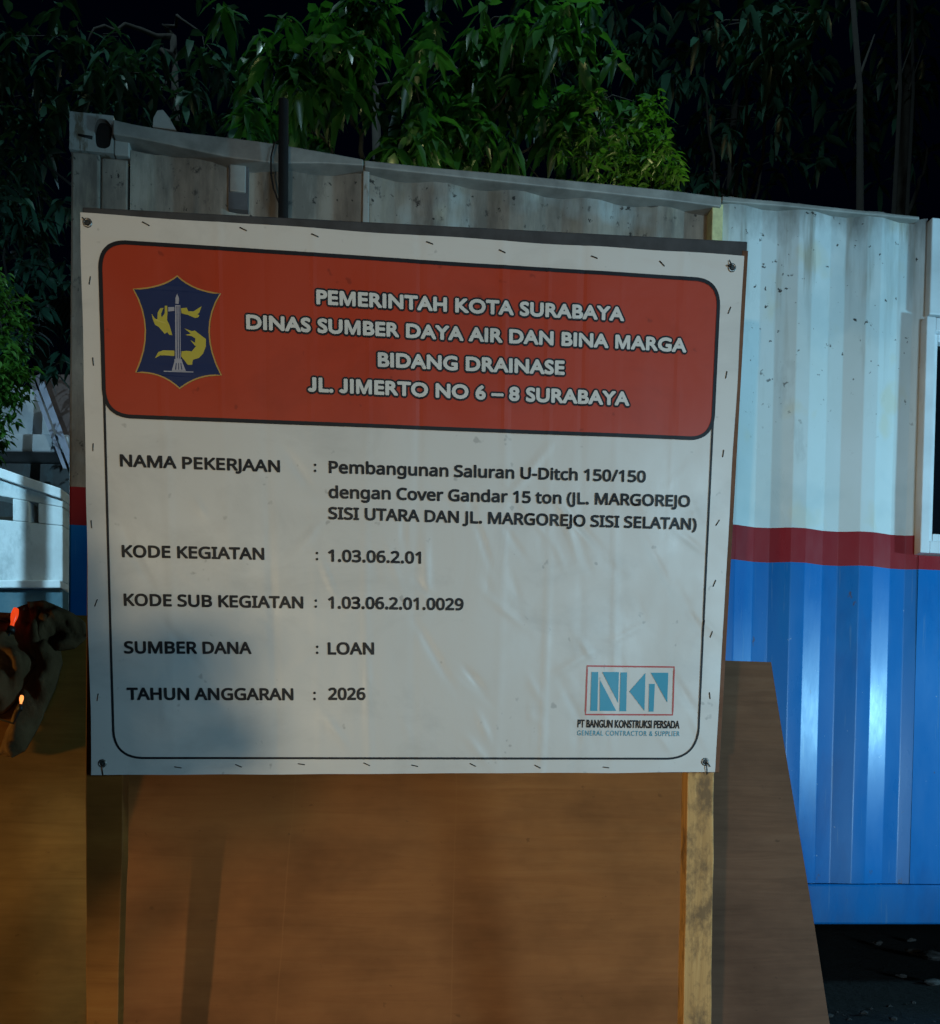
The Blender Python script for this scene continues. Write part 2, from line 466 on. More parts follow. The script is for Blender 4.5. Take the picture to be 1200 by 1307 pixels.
    # snap the nearest ring points to the corners so the plate stays square
    for cx_, cy_ in ((a0, b0), (a1, b0), (a1, b1), (a0, b1)):
        i = min(range(n), key=lambda q: (ring[q][0]-cx_)**2 + (ring[q][1]-cy_)**2); ring[i] = (cx_, cy_)
    f0 = [CF.p(a, b, 0.016) for a, b in ring]; h0 = [CF.p(a, b, 0.016) for a, b in hole]
    hb = [CF.p(a, b, -0.10) for a, b in hole]; bk = [CF.p(a, b, -0.16) for a, b in ring]
    vs = f0+h0+hb+bk; fs = []
    for i in range(n):
        j = (i+1) % n
        fs += [(i, j, n+j, n+i), (n+i, n+j, 2*n+j, 2*n+i), (j, i, 3*n+i, 3*n+j)]
    fs += [tuple(range(2*n, 3*n)), tuple(range(4*n-1, 3*n-1, -1))]
    o = MB().add(vs, fs).build('corner_casting', M['cream'], T)
    hm = MB().add([CF.p(a, b, -0.004) for a, b in hole], [tuple(range(n))])  # black sheet near the face stands in for the shade inside the hole
    hm.build('casting_hole_dark', M['black_gap'], o)
    sl = MB(); s0 = CF.pt(100, 172, 0.0165); s1 = CF.pt(118, 176, 0.0165)
    sl.tube([s0, s1], [0.0035, 0.006], 6); sl.build('casting_crack', M['black_gap'], o)
    MB().fbox(CF, X(146, 185)+0.002, X(166, 185), Z(156, 201), Z(156, 170), -0.05, 0.012).build('rail_gusset', M['cream'], T, 0.004)
    # bent top rail above the left panel
    def pr(top, bot, c0, c1, name, mat):
        # strip of quads from left to right between two pixel lines, given thickness
        m = min(len(top), len(bot)); mb = MB()
        F_ = [CF.pt(x, y, c1) for x, y in top]; G = [CF.pt(x, y, c1) for x, y in bot]
        back = CF.n*(c0-c1)
        vs = []
        for i in range(m): vs += [F_[i], G[i], G[i]+back, F_[i]+back]
        fs = [(0, 1, 2, 3), tuple(4*(m-1)+k for k in (3, 2, 1, 0))]
        for i in range(m-1):
            for k in range(4):
                fs.append((4*i+k, 4*i+(k+1) % 4, 4*(i+1)+(k+1) % 4, 4*(i+1)+k))
        return mb.add(vs, fs).build(name, mat, T, 0.004)
    pr([(144, 152), (170, 158), (215, 166), (255, 171), (300, 176), (352, 183), (410, 193), (464, 203)],
       [(144, 171), (170, 175), (215, 184), (255, 193), (300, 202), (352, 208), (410, 208), (464, 211)], -0.12, 0.045, 'top_rail', M['grey_rail'])
    pr([(465, 204), (560, 214), (640, 221), (760, 233), (860, 243), (921, 251)],
       [(465, 213), (560, 223), (640, 232), (760, 245), (860, 256), (921, 264)], -0.12, 0.040, 'top_rail', M['grey_rail'])
    pr([(922, 250), (1000, 257), (1090, 267), (1174, 276)], [(922, 257), (1000, 263), (1090, 272), (1174, 280)], -0.14, 0.010, 'top_rail', M['grey_rail'])
    # lifting lug on the roof rail
    lug = [(195, 162), (196, 150), (201, 141), (208, 140), (216, 150), (225, 166)]
    MB().prism([CF.pt(x, y, 0.0) for x, y in lug], [CF.pt(x, y, 0.0)-CF.n*0.012 for x, y in lug]).build('lifting_lug', M['cream'], T)
    # upright strips where panels were welded in
    MB().fbox(CF, X(463, 250), X(471, 250), zb1, Z(466, 214), -0.04, 0.016).build('weld_strip', M['cream'], T, 0.003)
    MB().fbox(CF, X(905, 290), X(919, 290), zb1, Z(912, 266), -0.04, 0.030).build('weld_strip', M['yellowed'], T, 0.003)
    # small vent plate under the left rail
    v = MB().fbox(CF, X(292, 230), X(317, 230), Z(304, 268), Z(304, 211), -0.03, 0.0045).build('vent_recess', M['dark_plate'], T)
    MB().fbox(CF, X(294, 230), X(314, 230), Z(304, 247), Z(304, 213), -0.0, 0.012).build('vent_cover', M['cream'], v, 0.003)
    # window bay
    aw = X(1178, 550)
    MB().fbox(CF, X(1184, 330), AR-0.17, Z(1190, 405), Z(1190, 282), -0.06, 0.022).build('lintel_plate', M['plate'], T, 0.004)
    MB().fbox(CF, a1178+0.002, X(1183, 300), Z(1180, 345), Z(1180, 278), -0.10, -0.012).build('joint_gap', M['black_gap'], T)
    MB().fbox(CF, aw+0.9, AR-0.17, zb1, Z(1190, 405)-0.003, -0.06, 0.0).build('end_plate', M['paint'], T)
    MB().fbox(CF, a1178+0.001, aw+0.9, zb1, Z(1190, 709), -0.05, -0.006).build('panel_below_window', M['paint'], T)
    zt_, zs_ = Z(1185, 408), Z(1185, 708)
    f = MB()
    fw = 0.036
    f.fbox(CF, aw-0.012, aw-0.012+fw, zs_, zt_, -0.05, 0.026)
    f.fbox(CF, aw+0.85, aw+0.90, zs_, zt_, -0.05, 0.026)
    f.fbox(CF, aw-0.012+fw+.001, aw+0.849, zt_-0.05, zt_-.001, -0.05, 0.024)
    f.fbox(CF, aw-0.012+fw+.001, aw+0.849, zs_+.001, zs_+0.045, -0.05, 0.024)
    fr = f.build('window_frame', M['white_frame'], T, 0.003)
    g = MB()
    g.fbox(CF, aw+0.025, aw+0.046, zs_+0.046, zt_-0.051, -0.05, 0.004)
    g.fbox(CF, aw+0.0465, aw+0.848, zs_+0.046, zs_+0.075, -0.05, 0.006)
    g.fbox(CF, aw+0.0465, aw+0.848, zt_-0.078, zt_-0.051, -0.05, 0.004)
    g.build('sash', M['white_frame'], fr, 0.002)
    MB().fbox(CF, aw+0.0467, aw+0.847, zs_+0.0755, zt_-0.0785, -0.035, -0.028).build('pane', M['glass'], fr)
    # closed box behind: floor, roof, back, ends
    MB().fbox(CF, AL+0.01, AR-0.01, ct-0.06, ct-0.03, -DEP, -0.125).build('roof', M['cream'], T)
    MB().fbox(CF, AL+0.004, AL+0.05, cb, ct-0.061, -DEP, -0.165).build('end_wall', M['paint'], T)
    MB().fbox(CF, AR-0.165, AR, cb, ct, -DEP, -0.002).build('end_wall', M['paint'], T)
    MB().fbox(CF, AL+0.055, AR-0.17, cb, ct-0.061, -DEP+0.002, -DEP+0.05).build('back_wall', M['paint'], T)
    MB().fbox(CF, AL+0.055, AR-0.17, cb+0.02, cb+0.1, -DEP+0.052, -0.125).build('floor', M['black_gap'], T)
    MB().fbox(CF, AL+0.1, AR-0.17, cb+0.1, ct-0.09, -0.35, -0.33).build('interior_dark_sheet', M['black_gap'], T)  # black sheet standing in for the dark interior behind the panel gaps
    for k, (aa, cc) in enumerate(((AL+0.35, -0.3), (AL+3.0, -1.4), (AR-0.4, -0.3), (AL+0.35, -2.2), (AL+3.0, -2.2), (AR-0.4, -2.2))):
        MB().fbox(CF, aa-0.2, aa+0.2, -0.1, cb-0.002, cc-0.1, cc+0.1).build('bearing_block', M['ply_edge'] if False else M['black_gap'], T)
container()

# ------------------------------------------------------------------ plywood hoarding leaning on the container
def sheet(name, label, px_top, px_right, px_left, mat, topc, ybot_lean=0.50, thick=0.012, seed=0, z1off=0.0):
    """a sheet whose top edge lies topc in front of the container's face; pixel points give its extent"""
    a_t, b_t = CF.hit(*px_top, topc)
    top = CF.p(a_t, b_t, topc)
    L = math.hypot(b_t, ybot_lean)
    foot = CF.p(a_t, 0.0, topc + ybot_lean)
    w = (top-foot).normalized()
    fr = Frame(foot, CF.u, w)
    aR = fr.hit(*px_right)[0]; aL = fr.hit(*px_left)[0]
    mb = MB(); nx, nz = 24, 18; vs = []
    for side in (0, 1):
        for j in range(nz+1):
            for i in range(nx+1):
                a = aL+(aR-aL)*i/nx; b = -0.19 + (L+0.19+z1off)*j/nz
                bow = 0.008*noise.noise((a*1.2+seed, b*1.5, 2))
                vs.append(fr.p(a, b, bow - side*thick))
    n1 = (nx+1)*(nz+1)
    idx = lambda s, i, j: s*n1 + j*(nx+1)+i
    fs = []
    for j in range(nz):
        for i in range(nx):
            fs.append((idx(0,i,j), idx(0,i+1,j), idx(0,i+1,j+1), idx(0,i,j+1)))
            fs.append((idx(1,i,j+1), idx(1,i+1,j+1), idx(1,i+1,j), idx(1,i,j)))
    for i in range(nx):
        fs += [(idx(0,i,nz), idx(0,i+1,nz), idx(1,i+1,nz), idx(1,i,nz)), (idx(1,i,0), idx(1,i+1,0), idx(0,i+1,0), idx(0,i,0))]
    for j in range(nz):
        fs += [(idx(0,0,j), idx(0,0,j+1), idx(1,0,j+1), idx(1,0,j)), (idx(1,nx,j), idx(1,nx,j+1), idx(0,nx,j+1), idx(0,nx,j))]
    mb.add(vs, fs)
    o = mb.build(name, mat)
    # move the origin to the foot
    for v in o.data.vertices: v.co -= foot
    o.location = foot
    tag(o, label, 'plywood sheet', 'plywood sheets leaning behind the sign')
    return fr, L
FR_R, LR = sheet('plywood_sheet', 'grey brown plywood sheet standing clear of the sign beside the blue container wall', (960, 844), (1021, 1070), (889, 1150), M['ply_right'], 0.045, 0.47, seed=1)
FR_M, LM = sheet('plywood_sheet', 'reddish brown plywood sheet spanning the gap between the two sign posts', (600, 815), (888, 1150), (135, 1150), M['ply_mid'], 0.060, 0.44, seed=5)
FR_L, LL = sheet('plywood_sheet', 'ochre plywood sheet under the draped cloth, left of the brown post', (60, 784), (134, 1150), (-420, 1150), M['ply_left'], 0.075, 0.42, seed=9)

